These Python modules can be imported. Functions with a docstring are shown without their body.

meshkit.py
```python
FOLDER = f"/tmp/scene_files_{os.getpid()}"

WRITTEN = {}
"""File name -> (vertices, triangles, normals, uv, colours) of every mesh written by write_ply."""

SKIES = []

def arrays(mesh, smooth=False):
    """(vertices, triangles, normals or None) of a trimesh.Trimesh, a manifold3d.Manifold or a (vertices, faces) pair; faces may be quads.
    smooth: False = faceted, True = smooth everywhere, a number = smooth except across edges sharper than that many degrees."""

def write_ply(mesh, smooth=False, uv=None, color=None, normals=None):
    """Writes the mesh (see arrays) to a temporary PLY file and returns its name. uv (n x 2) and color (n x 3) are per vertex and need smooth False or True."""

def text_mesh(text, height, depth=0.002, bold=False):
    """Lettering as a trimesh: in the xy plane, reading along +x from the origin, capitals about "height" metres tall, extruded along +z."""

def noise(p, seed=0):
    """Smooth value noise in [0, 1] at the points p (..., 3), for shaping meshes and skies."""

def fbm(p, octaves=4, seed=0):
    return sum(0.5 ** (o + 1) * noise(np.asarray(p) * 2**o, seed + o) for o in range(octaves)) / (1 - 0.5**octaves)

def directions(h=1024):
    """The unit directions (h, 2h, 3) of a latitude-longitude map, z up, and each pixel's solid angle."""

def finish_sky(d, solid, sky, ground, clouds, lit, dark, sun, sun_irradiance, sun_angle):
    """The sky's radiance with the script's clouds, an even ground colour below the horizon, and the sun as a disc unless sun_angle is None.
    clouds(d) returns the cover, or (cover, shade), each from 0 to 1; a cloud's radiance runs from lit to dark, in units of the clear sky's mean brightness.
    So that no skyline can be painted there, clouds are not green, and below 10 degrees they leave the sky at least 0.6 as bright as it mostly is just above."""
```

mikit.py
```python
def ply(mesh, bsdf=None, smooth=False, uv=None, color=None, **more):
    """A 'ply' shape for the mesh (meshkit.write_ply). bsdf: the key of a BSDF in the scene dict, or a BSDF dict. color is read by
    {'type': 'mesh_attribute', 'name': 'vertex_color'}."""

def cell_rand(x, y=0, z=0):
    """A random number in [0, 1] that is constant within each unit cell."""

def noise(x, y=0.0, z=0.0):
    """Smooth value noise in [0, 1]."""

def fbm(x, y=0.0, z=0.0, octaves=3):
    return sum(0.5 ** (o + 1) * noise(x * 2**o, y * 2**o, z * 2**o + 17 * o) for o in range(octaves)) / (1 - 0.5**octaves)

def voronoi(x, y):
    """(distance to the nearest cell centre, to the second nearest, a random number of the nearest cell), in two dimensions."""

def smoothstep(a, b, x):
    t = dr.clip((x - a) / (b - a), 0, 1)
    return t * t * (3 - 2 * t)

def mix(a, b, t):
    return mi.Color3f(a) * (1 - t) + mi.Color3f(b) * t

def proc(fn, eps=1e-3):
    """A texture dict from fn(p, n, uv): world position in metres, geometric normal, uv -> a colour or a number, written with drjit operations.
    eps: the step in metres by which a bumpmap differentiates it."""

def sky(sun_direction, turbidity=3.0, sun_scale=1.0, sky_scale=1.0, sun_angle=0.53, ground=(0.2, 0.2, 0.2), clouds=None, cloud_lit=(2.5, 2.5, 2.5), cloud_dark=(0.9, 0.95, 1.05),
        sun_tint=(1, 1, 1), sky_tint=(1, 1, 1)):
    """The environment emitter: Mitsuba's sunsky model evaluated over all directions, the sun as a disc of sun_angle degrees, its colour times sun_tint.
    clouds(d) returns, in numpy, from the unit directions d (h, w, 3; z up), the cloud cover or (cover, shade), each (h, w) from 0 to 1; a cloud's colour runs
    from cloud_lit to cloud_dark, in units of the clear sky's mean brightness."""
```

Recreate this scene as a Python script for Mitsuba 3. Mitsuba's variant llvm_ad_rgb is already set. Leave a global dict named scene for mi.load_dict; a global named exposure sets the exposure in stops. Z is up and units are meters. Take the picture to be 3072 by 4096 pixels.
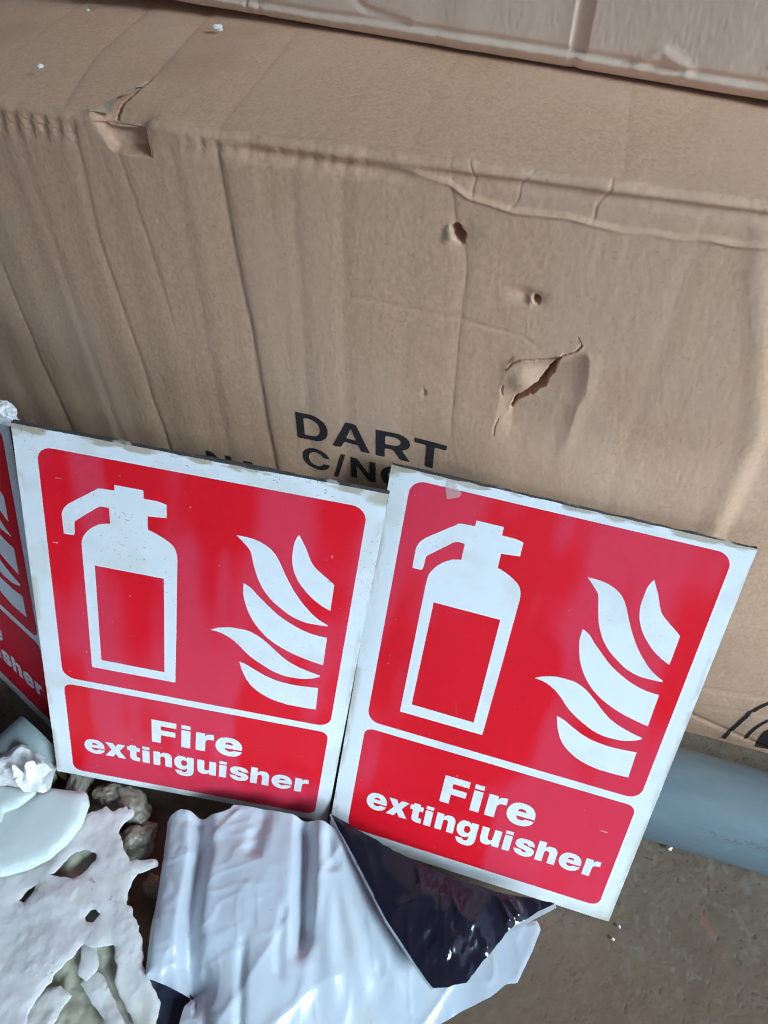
import math
import numpy as np
import trimesh
import mitsuba as mi
import drjit as dr
import mikit
import meshkit
from scipy.interpolate import RBFInterpolator
from scipy.spatial import Delaunay
from scipy.ndimage import gaussian_filter1d
from shapely.geometry import Polygon, LineString, Point, box as sbox
from shapely.ops import unary_union
from shapely import affinity, contains_xy, prepare, distance as sdist, points as spoints

T = mi.ScalarTransform4f
scene, labels = {}, {}

# ------------------------------------------------------------------ camera, sky, exposure
EYE = np.array([0.0, 0.0, 0.7968])
FWD = np.array([-0.19189753, 0.64889698, -0.73627987])
UP = np.array([-0.22179709, 0.7021385, 0.6766148])
scene['camera'] = {'type': 'thinlens', 'fov': 56.05, 'fov_axis': 'x', 'near_clip': 0.02, 'far_clip': 200.0,
                   'aperture_radius': 0.0011, 'focus_distance': 0.62,
                   'to_world': T().look_at(origin=EYE.tolist(), target=(EYE + FWD).tolist(), up=UP.tolist())}


def clouds(d):
    n = meshkit.fbm(d * 2.3 + 5.0, 4, seed=4)
    return np.clip(0.86 + 0.5 * (n - 0.5), 0, 1), np.clip(0.35 + 1.2 * (n - 0.5), 0, 1)


scene['daylight'] = mikit.sky((0.905, -0.425, 0.63), turbidity=3, sun_scale=0.30, sun_angle=24, clouds=clouds,
                              ground=(0.18, 0.18, 0.18), cloud_lit=(0.27, 0.35, 0.48), cloud_dark=(0.18, 0.24, 0.34),
                              sun_tint=(0.58, 0.96, 1.64))
exposure = 4.1

rng = np.random.default_rng(7)
smooth = lambda a, b, x: (lambda t: t * t * (3 - 2 * t))(np.clip((np.asarray(x, float) - a) / (b - a), 0, 1))
fbm, noise, mix, sstep = mikit.fbm, mikit.noise, mikit.mix, mikit.smoothstep


# ------------------------------------------------------------------ helpers
def put(key, mesh, bsdf, sm=30, uv=None, label=None, category=None, group=None, kind=None, **more):
    scene[key] = mikit.ply(mesh, bsdf, smooth=sm, uv=uv, **more)
    tag(key, label, category, group, kind)
    return key


def tag(key, label=None, category=None, group=None, kind=None):
    d = {k: v for k, v in dict(label=label, category=category, group=group, kind=kind).items() if v}
    if d:
        labels.setdefault(key, {}).update(d)


def grid(us, vs, fn):
    """quad grid mesh from fn(U, V) -> (n, m, 3)"""
    U, V = np.meshgrid(us, vs, indexing='ij')
    P = fn(U, V).reshape(-1, 3)
    n, m = len(us), len(vs)
    i = np.arange(n * m).reshape(n, m)
    a, b, c, d = (q.ravel() for q in (i[:-1, :-1], i[1:, :-1], i[1:, 1:], i[:-1, 1:]))
    return P, np.vstack([np.stack([a, b, c], 1), np.stack([a, c, d], 1)])


def tri2d(poly, step, jitter=0.25, seed=1, edge=None):
    """triangulates a shapely polygon with interior points; returns points (n,2), faces, boundary loops, distance to the edge"""
    r = np.random.default_rng(seed)
    edge = edge or step * 0.8
    pts, loops = [], []
    for ring in [poly.exterior, *poly.interiors]:
        n = max(8, int(ring.length / edge))
        loop = np.array([ring.interpolate(t, normalized=True).coords[0] for t in np.arange(n) / n])
        loops.append(np.arange(n) + sum(map(len, pts)))
        pts.append(loop)
    x0, y0, x1, y1 = poly.bounds
    gx, gy = np.meshgrid(np.arange(x0, x1, step), np.arange(y0, y1, step * 0.87))
    gx[1::2] += step / 2
    g = np.stack([gx.ravel(), gy.ravel()], 1)
    g += r.uniform(-jitter, jitter, g.shape) * step
    inner = poly.buffer(-step * 0.55)
    prepare(inner)
    g = g[contains_xy(inner, g[:, 0], g[:, 1])]
    p = np.vstack(pts + [g])
    f = Delaunay(p).simplices
    c = p[f].mean(1)
    big = poly.buffer(1e-6)
    prepare(big)
    f = f[contains_xy(big, c[:, 0], c[:, 1])]
    a, b, c = p[f[:, 0]], p[f[:, 1]], p[f[:, 2]]
    area = (b[:, 0] - a[:, 0]) * (c[:, 1] - a[:, 1]) - (b[:, 1] - a[:, 1]) * (c[:, 0] - a[:, 0])
    f[area < 0] = f[area < 0][:, ::-1]
    f = f[np.abs(area) > 1e-12]
    dist = sdist(poly.boundary, spoints(p))
    return p, f, loops, dist


def slab(poly, step, top, thick, seed=1, bottom=None):
    """closed solid over a polygon: top(x, y, edge distance) and a bottom thick below it"""
    p, f, loops, dist = tri2d(poly, step, seed=seed)
    zt = top(p[:, 0], p[:, 1], dist)
    zb = zt - thick if bottom is None else bottom(p[:, 0], p[:, 1], dist)
    n = len(p)
    V = np.vstack([np.c_[p, zt], np.c_[p, zb]])
    F = [f, f[:, ::-1] + n]
    for lp in loops:
        a, b = lp, np.roll(lp, -1)
        ring = p[lp]
        q = np.stack([np.stack([a, a + n, b + n], 1), np.stack([a, b + n, b], 1)]).reshape(-1, 3)
        F.append(q)
    m = trimesh.Trimesh(V, np.vstack(F), process=False)
    m.fix_normals()
    return m


def sheet(poly, step, z, seed=1):
    p, f, loops, dist = tri2d(poly, step, seed=seed)
    return np.c_[p, z(p[:, 0], p[:, 1], dist)], f


def seg_dist(x, z, poly):
    """(unsigned distance, signed side: + right of a downward line, parameter 0..1) to a polyline"""
    poly = np.asarray(poly, float)
    best, side, par = np.full(x.shape, 1e9), np.zeros(x.shape), np.zeros(x.shape)
    L = np.r_[0, np.cumsum(np.linalg.norm(np.diff(poly, axis=0), axis=1))]
    for k in range(len(poly) - 1):
        a, d = poly[k], poly[k + 1] - poly[k]
        l2 = d @ d
        t = np.clip(((x - a[0]) * d[0] + (z - a[1]) * d[1]) / l2, 0, 1)
        ex, ez = x - a[0] - t * d[0], z - a[1] - t * d[1]
        dd = np.hypot(ex, ez)
        s = np.sign(d[0] * ez - d[1] * ex)
        m = dd < best
        best, side = np.where(m, dd, best), np.where(m, s, side)
        par = np.where(m, (L[k] + t * math.sqrt(l2)) / L[-1], par)
    return best, side, par


def extrude(poly, depth):
    return trimesh.util.concatenate([trimesh.creation.extrude_polygon(g, depth, engine='earcut') for g in getattr(poly, 'geoms', [poly])])


def blob(center, radii, seed, amp=0.25, freq=1.6, sub=4, rot=0.0):
    m = trimesh.creation.icosphere(subdivisions=sub)
    v = np.array(m.vertices)
    n = meshkit.fbm(v * freq + seed * 7.3, 4, seed=seed)
    v = v * (1 + amp * 2 * (n - 0.5))[:, None] * np.array(radii)
    c, s = math.cos(rot), math.sin(rot)
    v = v @ np.array([[c, s, 0], [-s, c, 0], [0, 0, 1]])
    return trimesh.Trimesh(v + np.array(center), m.faces, process=False)


def rail(pts, sigma=0):
    return np.asarray(pts, float)


# ------------------------------------------------------------------ materials
def principled(color, rough=0.5, spec=0.5, **more):
    return {'type': 'principled', 'base_color': color if isinstance(color, dict) else {'type': 'rgb', 'value': list(color)},
            'roughness': rough, 'specular': spec, **more}


def two(b):
    return {'type': 'twosided', 'bsdf': b}


def cardboard_color(p, n, uv):
    # uv: metres along and across the flutes
    u, v = uv.x, uv.y
    fib = fbm(u * 520.0, v * 330.0, 3.0, octaves=3)
    speck = noise(u * 700.0, v * 500.0, 11.0)
    streak = fbm(u * 90.0, v * 5.0, 1.0, octaves=3)
    cloud = fbm(u * 9.0, v * 7.0, 7.0, octaves=4)
    c = mix((0.465, 0.271, 0.168), (0.69, 0.43, 0.290), fib * 0.7 + 0.12 * streak + 0.10)
    c = mix(c, (0.47, 0.275, 0.178), 0.5 * sstep(0.5, 0.8, cloud))
    c = mix(c, (0.60, 0.395, 0.285), 0.4 * sstep(0.52, 0.75, fbm(u * 14.0 + 3.0, v * 11.0, 2.0, octaves=3)))
    c = mix(c, (0.28, 0.165, 0.10), 0.30 * sstep(0.84, 0.96, speck))
    return c


def cardboard_relief(p, n, uv):
    u, v = uv.x, uv.y
    return 0.5 * fbm(u * 420.0, v * 160.0, 5.0, octaves=3) + 0.10 * noise(u * 145.0, v * 3.0, 2.0)


scene['cardboard'] = two({'type': 'bumpmap', 'arbitrary': mikit.proc(cardboard_relief, 8e-4), 'scale': 0.00065,
                          'bsdf': principled(mikit.proc(cardboard_color), 0.75, 0.25)})
def pale_cardboard_color(p, n, uv):
    return mix(cardboard_color(p, n, uv), (0.80, 0.66, 0.53), 0.6)


scene['pale_cardboard'] = two({'type': 'bumpmap', 'arbitrary': mikit.proc(cardboard_relief, 8e-4), 'scale': 0.00065,
                               'bsdf': principled(mikit.proc(pale_cardboard_color), 0.75, 0.25)})
scene['cardboard_raw'] = two(principled(mikit.proc(lambda p, n, uv: mix((0.42, 0.29, 0.19), (0.62, 0.46, 0.32), fbm(p.x * 300.0, p.y * 300.0, p.z * 300.0))), 0.9, 0.1))
scene['print_ink'] = two(principled(mikit.proc(lambda p, n, uv: mix((0.016, 0.015, 0.018), (0.05, 0.042, 0.04), fbm(p.x * 900.0, p.y * 900.0, p.z * 900.0))), 0.7, 0.2))
scene['red_ink'] = two(principled((0.30, 0.03, 0.04), 0.7, 0.2))


def make_sign_materials(i, dirt, film):  # film: strength of the reflection bands painted on the red
    """uv are the sign's own coordinates in panel widths; x to the right, y down"""
    o = 13.7 * i

    def specks(x, y, density):
        d = noise(x * 170.0 + o, y * 170.0, 3.0)
        e = noise(x * 95.0 + o, y * 120.0, 9.0)
        patch = fbm(x * 5.0 + o, y * 5.0, 4.0, octaves=3)
        top = dr.clip(1.15 - y * 1.1, 0.12, 1.0)
        k = density * top * sstep(0.30, 0.62, patch)
        return dr.maximum(sstep(0.90, 0.97, d) * k, sstep(0.93, 0.985, e) * k)

    def white(p, n, uv):
        x, y = uv.x, uv.y
        c = mix((0.715, 0.725, 0.750), (0.75, 0.76, 0.78), fbm(x * 3.0 + o, y * 3.0, 1.0))
        edge_y = sstep(0.036, 0.0, y + 0.06) if i != 1 else sstep(0.03, 0.0, y + 0.034)
        rag = fbm(x * 16.0 + o, y * 40.0, 6.0, octaves=3)
        c = mix(c, (0.42, 0.34, 0.25), 0.9 * sstep(0.34, 0.55, rag * (0.40 + 0.75 * edge_y)) * sstep(0.02, 0.4, edge_y))
        cs = (((-0.06, -0.06), (1.05, -0.05)), ((-0.06, -0.035), (1.05, 1.56)), ((1.05, -0.06), (-0.06, 1.56)))[i]
        for k_, (cx, cy) in enumerate(cs):
            dd = dr.sqrt(dr.square((x - cx) * 0.55) + dr.square((y - cy) * 1.25))
            c = mix(c, (0.43, 0.35, 0.26), 0.85 * sstep(0.062, 0.018, dd + 0.05 * (fbm(x * 26.0 + o, y * 40.0, 14.0 + k_, octaves=3) - 0.4)))
        foot = sstep(1.49, 1.57, y)
        c = mix(c, (0.50, 0.46, 0.38), foot * 0.55 * sstep(0.3, 0.6, fbm(x * 9.0 + o, y * 20.0, 8.0)))
        side = sstep(0.03, 0.0, x + 0.07) + sstep(1.03, 1.058, x)
        c = mix(c, (0.44, 0.35, 0.24), 0.6 * side * sstep(0.42, 0.62, fbm(x * 30.0, y * 9.0 + o, 2.0)))
        c = mix(c, (0.58, 0.56, 0.50), 0.35 * sstep(0.5, 0.75, fbm(x * 7.0 + o, y * 7.0, 12.0, octaves=4)))
        c = mix(c, (0.09, 0.085, 0.08), 0.9 * specks(x, y, dirt))
        return c

    def red(p, n, uv):
        x, y = uv.x, uv.y
        c = mix((0.68, 0.008, 0.018), (0.76, 0.010, 0.023), fbm(x * 4.0 + o, y * 4.0, 2.0))
        # reflections painted into the red as pinkish upright bands, strength set by film
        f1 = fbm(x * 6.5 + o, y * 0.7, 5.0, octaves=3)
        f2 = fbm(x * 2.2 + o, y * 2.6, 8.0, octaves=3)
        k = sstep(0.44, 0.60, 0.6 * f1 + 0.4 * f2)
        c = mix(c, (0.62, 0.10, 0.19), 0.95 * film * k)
        c = mix(c, (0.10, 0.02, 0.025), 0.5 * specks(x, y, dirt * 0.8))
        sc = noise(x * 34.0 - y * 9.0 + o, y * 3.0 + x * 2.0, 31.0)
        c = mix(c, (0.70, 0.30, 0.33), 0.30 * sstep(0.965, 0.99, sc) * sstep(0.5, 0.7, fbm(x * 6.0 + o, y * 6.0, 33.0)))
        chip = noise(x * 60.0 + o, y * 60.0, 21.0)
        c = mix(c, (0.7, 0.42, 0.40), 0.8 * sstep(0.972, 0.99, chip))
        return c

    def gloss(p, n, uv):
        x, y = uv.x, uv.y
        return 0.22 + 0.25 * fbm(x * 3.5 + o, y * 1.5, 3.0, octaves=3)

    scene[f'sign_white_{i}'] = principled(mikit.proc(white), mikit.proc(gloss), 0.5)
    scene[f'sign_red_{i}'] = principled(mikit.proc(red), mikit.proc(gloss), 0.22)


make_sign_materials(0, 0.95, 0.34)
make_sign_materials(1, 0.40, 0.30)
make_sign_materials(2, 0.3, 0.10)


def core_color(p, n, uv):
    k = fbm(p.x * 160.0, p.y * 160.0, p.z * 160.0, octaves=3)
    c = mix((0.035, 0.034, 0.04), (0.10, 0.09, 0.085), k)
    return mix(c, (0.50, 0.46, 0.40), 0.8 * sstep(0.60, 0.74, fbm(p.x * 75.0 + 4.0, p.y * 75.0, p.z * 75.0, octaves=3)))


scene['board_core'] = principled(mikit.proc(core_color), 0.9, 0.2)
scene['clear_tape'] = principled((0.55, 0.50, 0.46), 0.25, 0.5)


def floor_color(p, n, uv):
    x, y = p.x, p.y
    a = fbm(x * 7.0, y * 7.0, 2.0, octaves=4)
    b = fbm(x * 60.0, y * 60.0, 5.0, octaves=4)
    st = fbm(x * 150.0 + y * 90.0, (y - x) * 260.0, 3.0, octaves=3)
    c = mix((0.098, 0.064, 0.040), (0.172, 0.128, 0.090), 0.55 * a + 0.45 * b)
    c = mix(c, (0.19, 0.165, 0.138), 0.6 * sstep(0.45, 0.7, fbm(x * 4.0 + 9.0, y * 5.0, 3.0, octaves=3)))
    c = mix(c, (0.075, 0.055, 0.04), 0.6 * sstep(0.60, 0.80, st))
    c = mix(c, (0.05, 0.036, 0.028), 0.7 * sstep(0.84, 0.93, noise(x * 230.0, y * 330.0, 1.0)) * sstep(0.45, 0.65, fbm(x * 30.0, y * 30.0, 4.0)))
    c = mix(c, (0.22, 0.19, 0.155), 0.35 * sstep(0.55, 0.8, fbm(x * 140.0 + 7.0, y * 140.0, 8.0, octaves=3)))
    c = mix(c, (0.115, 0.068, 0.036), 0.75 * sstep(0.36, 0.12, y + 0.10 * (fbm(x * 9.0, y * 9.0, 6.0) - 0.5)))
    # a rusty scrape
    t = (x - 0.249) * 0.58 - (y - 0.285) * -0.41
    along = ((x - 0.249) * 0.0304 + (y - 0.285) * -0.0427) / (0.0304 ** 2 + 0.0427 ** 2)
    off = ((x - 0.249) * 0.0427 + (y - 0.285) * 0.0304) / 0.0524
    k = sstep(0.006, 0.0, dr.abs(off + 0.004 * (fbm(x * 60.0, y * 60.0) - 0.5))) * sstep(-0.1, 0.2, along) * sstep(1.25, 0.8, along)
    return mix(c, (0.22, 0.085, 0.05), 0.6 * k * sstep(0.3, 0.6, b))


def floor_relief(p, n, uv):
    return fbm(p.x * 120.0, p.y * 120.0, 3.0, octaves=3) - 0.6 * sstep(0.84, 0.93, noise(p.x * 230.0, p.y * 330.0, 1.0))


scene['concrete'] = two({'type': 'bumpmap', 'arbitrary': mikit.proc(floor_relief, 1e-3), 'scale': 0.0005,
                         'bsdf': principled(mikit.proc(floor_color), 0.62, 0.35)})


def pipe_color(p, n, uv):
    c = mix((0.104, 0.138, 0.156), (0.126, 0.162, 0.178), fbm(p.x * 12.0, p.y * 40.0, p.z * 40.0, octaves=3))
    c = mix(c, (0.15, 0.20, 0.22), 0.35 * sstep(0.5, 0.85, fbm(p.x * 70.0, p.z * 260.0, p.y * 260.0, octaves=3)))
    d = dr.abs(p.z - 0.0725 + 0.006 * (fbm(p.x * 40.0, 2.0) - 0.5))
    c = mix(c, (0.085, 0.095, 0.10), 0.75 * sstep(0.0035, 0.001, d) * sstep(0.45, 0.6, fbm(p.x * 330.0, p.z * 700.0)) * sstep(0.225, 0.24, p.x))
    return mix(c, (0.26, 0.26, 0.24), 0.35 * sstep(0.5, 0.8, fbm(p.x * 9.0, p.y * 30.0, p.z * 30.0, octaves=4)))


scene['grey_plastic'] = two(principled(mikit.proc(pipe_color), 0.42, 0.45))


def plaster_color(p, n, uv):
    a = fbm(p.x * 26.0, p.y * 26.0, 2.0, octaves=4)
    c = mix((0.50, 0.48, 0.48), (0.60, 0.58, 0.57), a)
    c = mix(c, (0.55, 0.54, 0.48), 0.6 * sstep(0.55, 0.72, fbm(p.x * 40.0 + 3.0, p.y * 40.0, p.z * 40.0, octaves=3)))
    low = sstep(0.034, 0.022, p.z + 0.012 * (fbm(p.x * 70.0, p.y * 70.0) - 0.5))
    c = mix(c, mix((0.40, 0.36, 0.26), (0.58, 0.55, 0.46), fbm(p.x * 90.0, p.y * 90.0, 4.0)), 0.75 * low)
    return mix(c, (0.2, 0.19, 0.18), 0.7 * sstep(0.86, 0.93, noise(p.x * 330.0, p.y * 330.0, 3.0)) * sstep(0.5, 0.7, a))


scene['plaster'] = two({'type': 'bumpmap', 'arbitrary': mikit.proc(lambda p, n, uv: fbm(p.x * 120.0, p.y * 120.0, p.z * 120.0, octaves=4), 8e-4), 'scale': 0.0018,
                        'bsdf': principled(mikit.proc(plaster_color), 0.8, 0.25)})
scene['plaster_green'] = two({'type': 'bumpmap', 'arbitrary': mikit.proc(lambda p, n, uv: fbm(p.x * 130.0, p.y * 130.0, p.z * 130.0, octaves=4), 8e-4), 'scale': 0.0008, 'bsdf': principled(mikit.proc(lambda p, n, uv: mix((0.50, 0.56, 0.55), (0.60, 0.65, 0.63), fbm(p.x * 30.0, p.y * 30.0, 3.0, octaves=4))), 0.55, 0.4)})
scene['paper'] = two(principled(mikit.proc(lambda p, n, uv: mix((0.72, 0.70, 0.68), (0.80, 0.79, 0.76), fbm(p.x * 120.0, p.y * 120.0, p.z * 120.0))), 0.8, 0.2))
scene['olive_stone'] = two({'type': 'bumpmap', 'arbitrary': mikit.proc(lambda p, n, uv: fbm(p.x * 220.0, p.y * 220.0, p.z * 220.0, octaves=3), 8e-4), 'scale': 0.001,
                            'bsdf': principled(mikit.proc(lambda p, n, uv: mix((0.10, 0.09, 0.07), (0.27, 0.25, 0.19), fbm(p.x * 45.0, p.y * 45.0, p.z * 45.0, octaves=4))), 0.45, 0.5)})
scene['olive_clay'] = two(principled(mikit.proc(lambda p, n, uv: mix((0.19, 0.185, 0.14), (0.46, 0.44, 0.34), fbm(p.x * 75.0, p.y * 55.0, p.z * 55.0, octaves=4))), 0.7, 0.3))
scene['dirty_wood'] = two(principled(mikit.proc(lambda p, n, uv: mix((0.06, 0.045, 0.04), (0.22, 0.17, 0.12), fbm(p.x * 60.0, p.y * 60.0, p.z * 160.0, octaves=3))), 0.8, 0.2))
scene['pale_wood'] = two(principled(mikit.proc(lambda p, n, uv: mix((0.42, 0.33, 0.19), (0.58, 0.48, 0.31), fbm(p.x * 80.0, p.y * 80.0, p.z * 200.0, octaves=3))), 0.8, 0.2))
scene['foam'] = two(principled((0.82, 0.80, 0.80), 0.7, 0.3))


def film_white(p, n, uv):
    c = mix((0.385, 0.425, 0.475), (0.455, 0.495, 0.54), fbm(p.x * 14.0, p.y * 14.0, 3.0, octaves=3))
    c = mix(c, (0.50, 0.47, 0.42), 0.35 * sstep(0.55, 0.75, fbm(p.x * 25.0 + 8.0, p.y * 22.0, 1.0, octaves=3)) * sstep(-0.12, -0.02, p.x))
    return mix(c, (0.30, 0.30, 0.34), 0.4 * sstep(0.93, 0.98, noise(p.x * 420.0, p.y * 300.0, 7.0)) * sstep(0.55, 0.7, fbm(p.x * 20.0, p.y * 20.0)))


def film_relief(p, n, uv):
    return fbm(p.x * 75.0, p.y * 28.0, p.z * 40.0, octaves=3)


scene['white_film'] = two({'type': 'bumpmap', 'arbitrary': mikit.proc(film_relief, 8e-4), 'scale': 0.0005, 'bsdf': principled(mikit.proc(film_white), 0.22, 0.6)})
scene['black_film'] = two({'type': 'bumpmap', 'arbitrary': mikit.proc(film_relief, 8e-4), 'scale': 0.0004, 'bsdf': principled((0.010, 0.009, 0.017), 0.13, 0.5)})
scene['dull_black_film'] = two(principled((0.02, 0.022, 0.04), 0.45, 0.4))

# ------------------------------------------------------------------ floor
xs = np.r_[np.linspace(-6, -0.9, 18)[:-1], np.linspace(-0.9, 0.6, 200), np.linspace(0.6, 6, 18)[1:]]
ys = np.r_[np.linspace(-6, -0.2, 18)[:-1], np.linspace(-0.2, 0.7, 120), np.linspace(0.7, 6, 18)[1:]]


def floor_fn(U, V):
    P = np.stack([U, V, np.zeros_like(U)], -1)
    P[..., 2] = -0.0045 + 0.0012 * (meshkit.fbm(P * 22.0, 3, seed=3) - 0.9)
    return P


put('floor', grid(xs, ys, floor_fn), 'concrete', True, label='worn brown grey concrete floor with dark pits and a rusty scrape', kind='structure')

# ------------------------------------------------------------------ lower carton
YF, ZT, RAD = 0.445, 0.619, 0.006


def front_y(z):
    t = np.clip((ZT - z) / ZT, 0, 1)
    return YF + 0.027 * t ** 4


C1 = [(-0.254, 0.63), (-0.251, 0.564), (-0.248, 0.511), (-0.245, 0.474), (-0.245, 0.385), (-0.241, 0.344), (-0.238, 0.15)]
C2 = [(-0.365, 0.62), (-0.376, 0.524), (-0.371, 0.471), (-0.368, 0.426), (-0.367, 0.367), (-0.364, 0.319), (-0.36, 0.15)]
C3 = [(-0.338, 0.612), (-0.328, 0.56), (-0.325, 0.532), (-0.324, 0.504), (-0.320, 0.455)]
C4 = [(-0.498, 0.60), (-0.501, 0.477), (-0.502, 0.424), (-0.503, 0.367), (-0.499, 0.306), (-0.497, 0.15)]
C5 = [(-0.092, 0.605), (-0.087, 0.580), (-0.078, 0.566), (-0.075, 0.546), (-0.076, 0.524), (-0.077, 0.476), (-0.076, 0.40)]
CRACK = [(-0.003, 0.497), (-0.005, 0.491), (-0.0075, 0.480), (-0.0105, 0.474), (-0.012, 0.468), (-0.0165, 0.464), (-0.019, 0.4595), (-0.0245, 0.4555), (-0.028, 0.451), (-0.031, 0.442)]
TEAR = [(0.006, 0.513), (0.0095, 0.508), (0.007, 0.503), (-0.003, 0.4965), (-0.012, 0.4925), (-0.022, 0.490), (-0.030, 0.4885), (-0.035, 0.485), (-0.040, 0.476)]
LCRACK = [(-0.0395, 0.464), (-0.0403, 0.458), (-0.0390, 0.4525)]
LCRACK2 = [(-0.0385, 0.432), (-0.0400, 0.426), (-0.0412, 0.420), (-0.0405, 0.414)]


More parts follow.
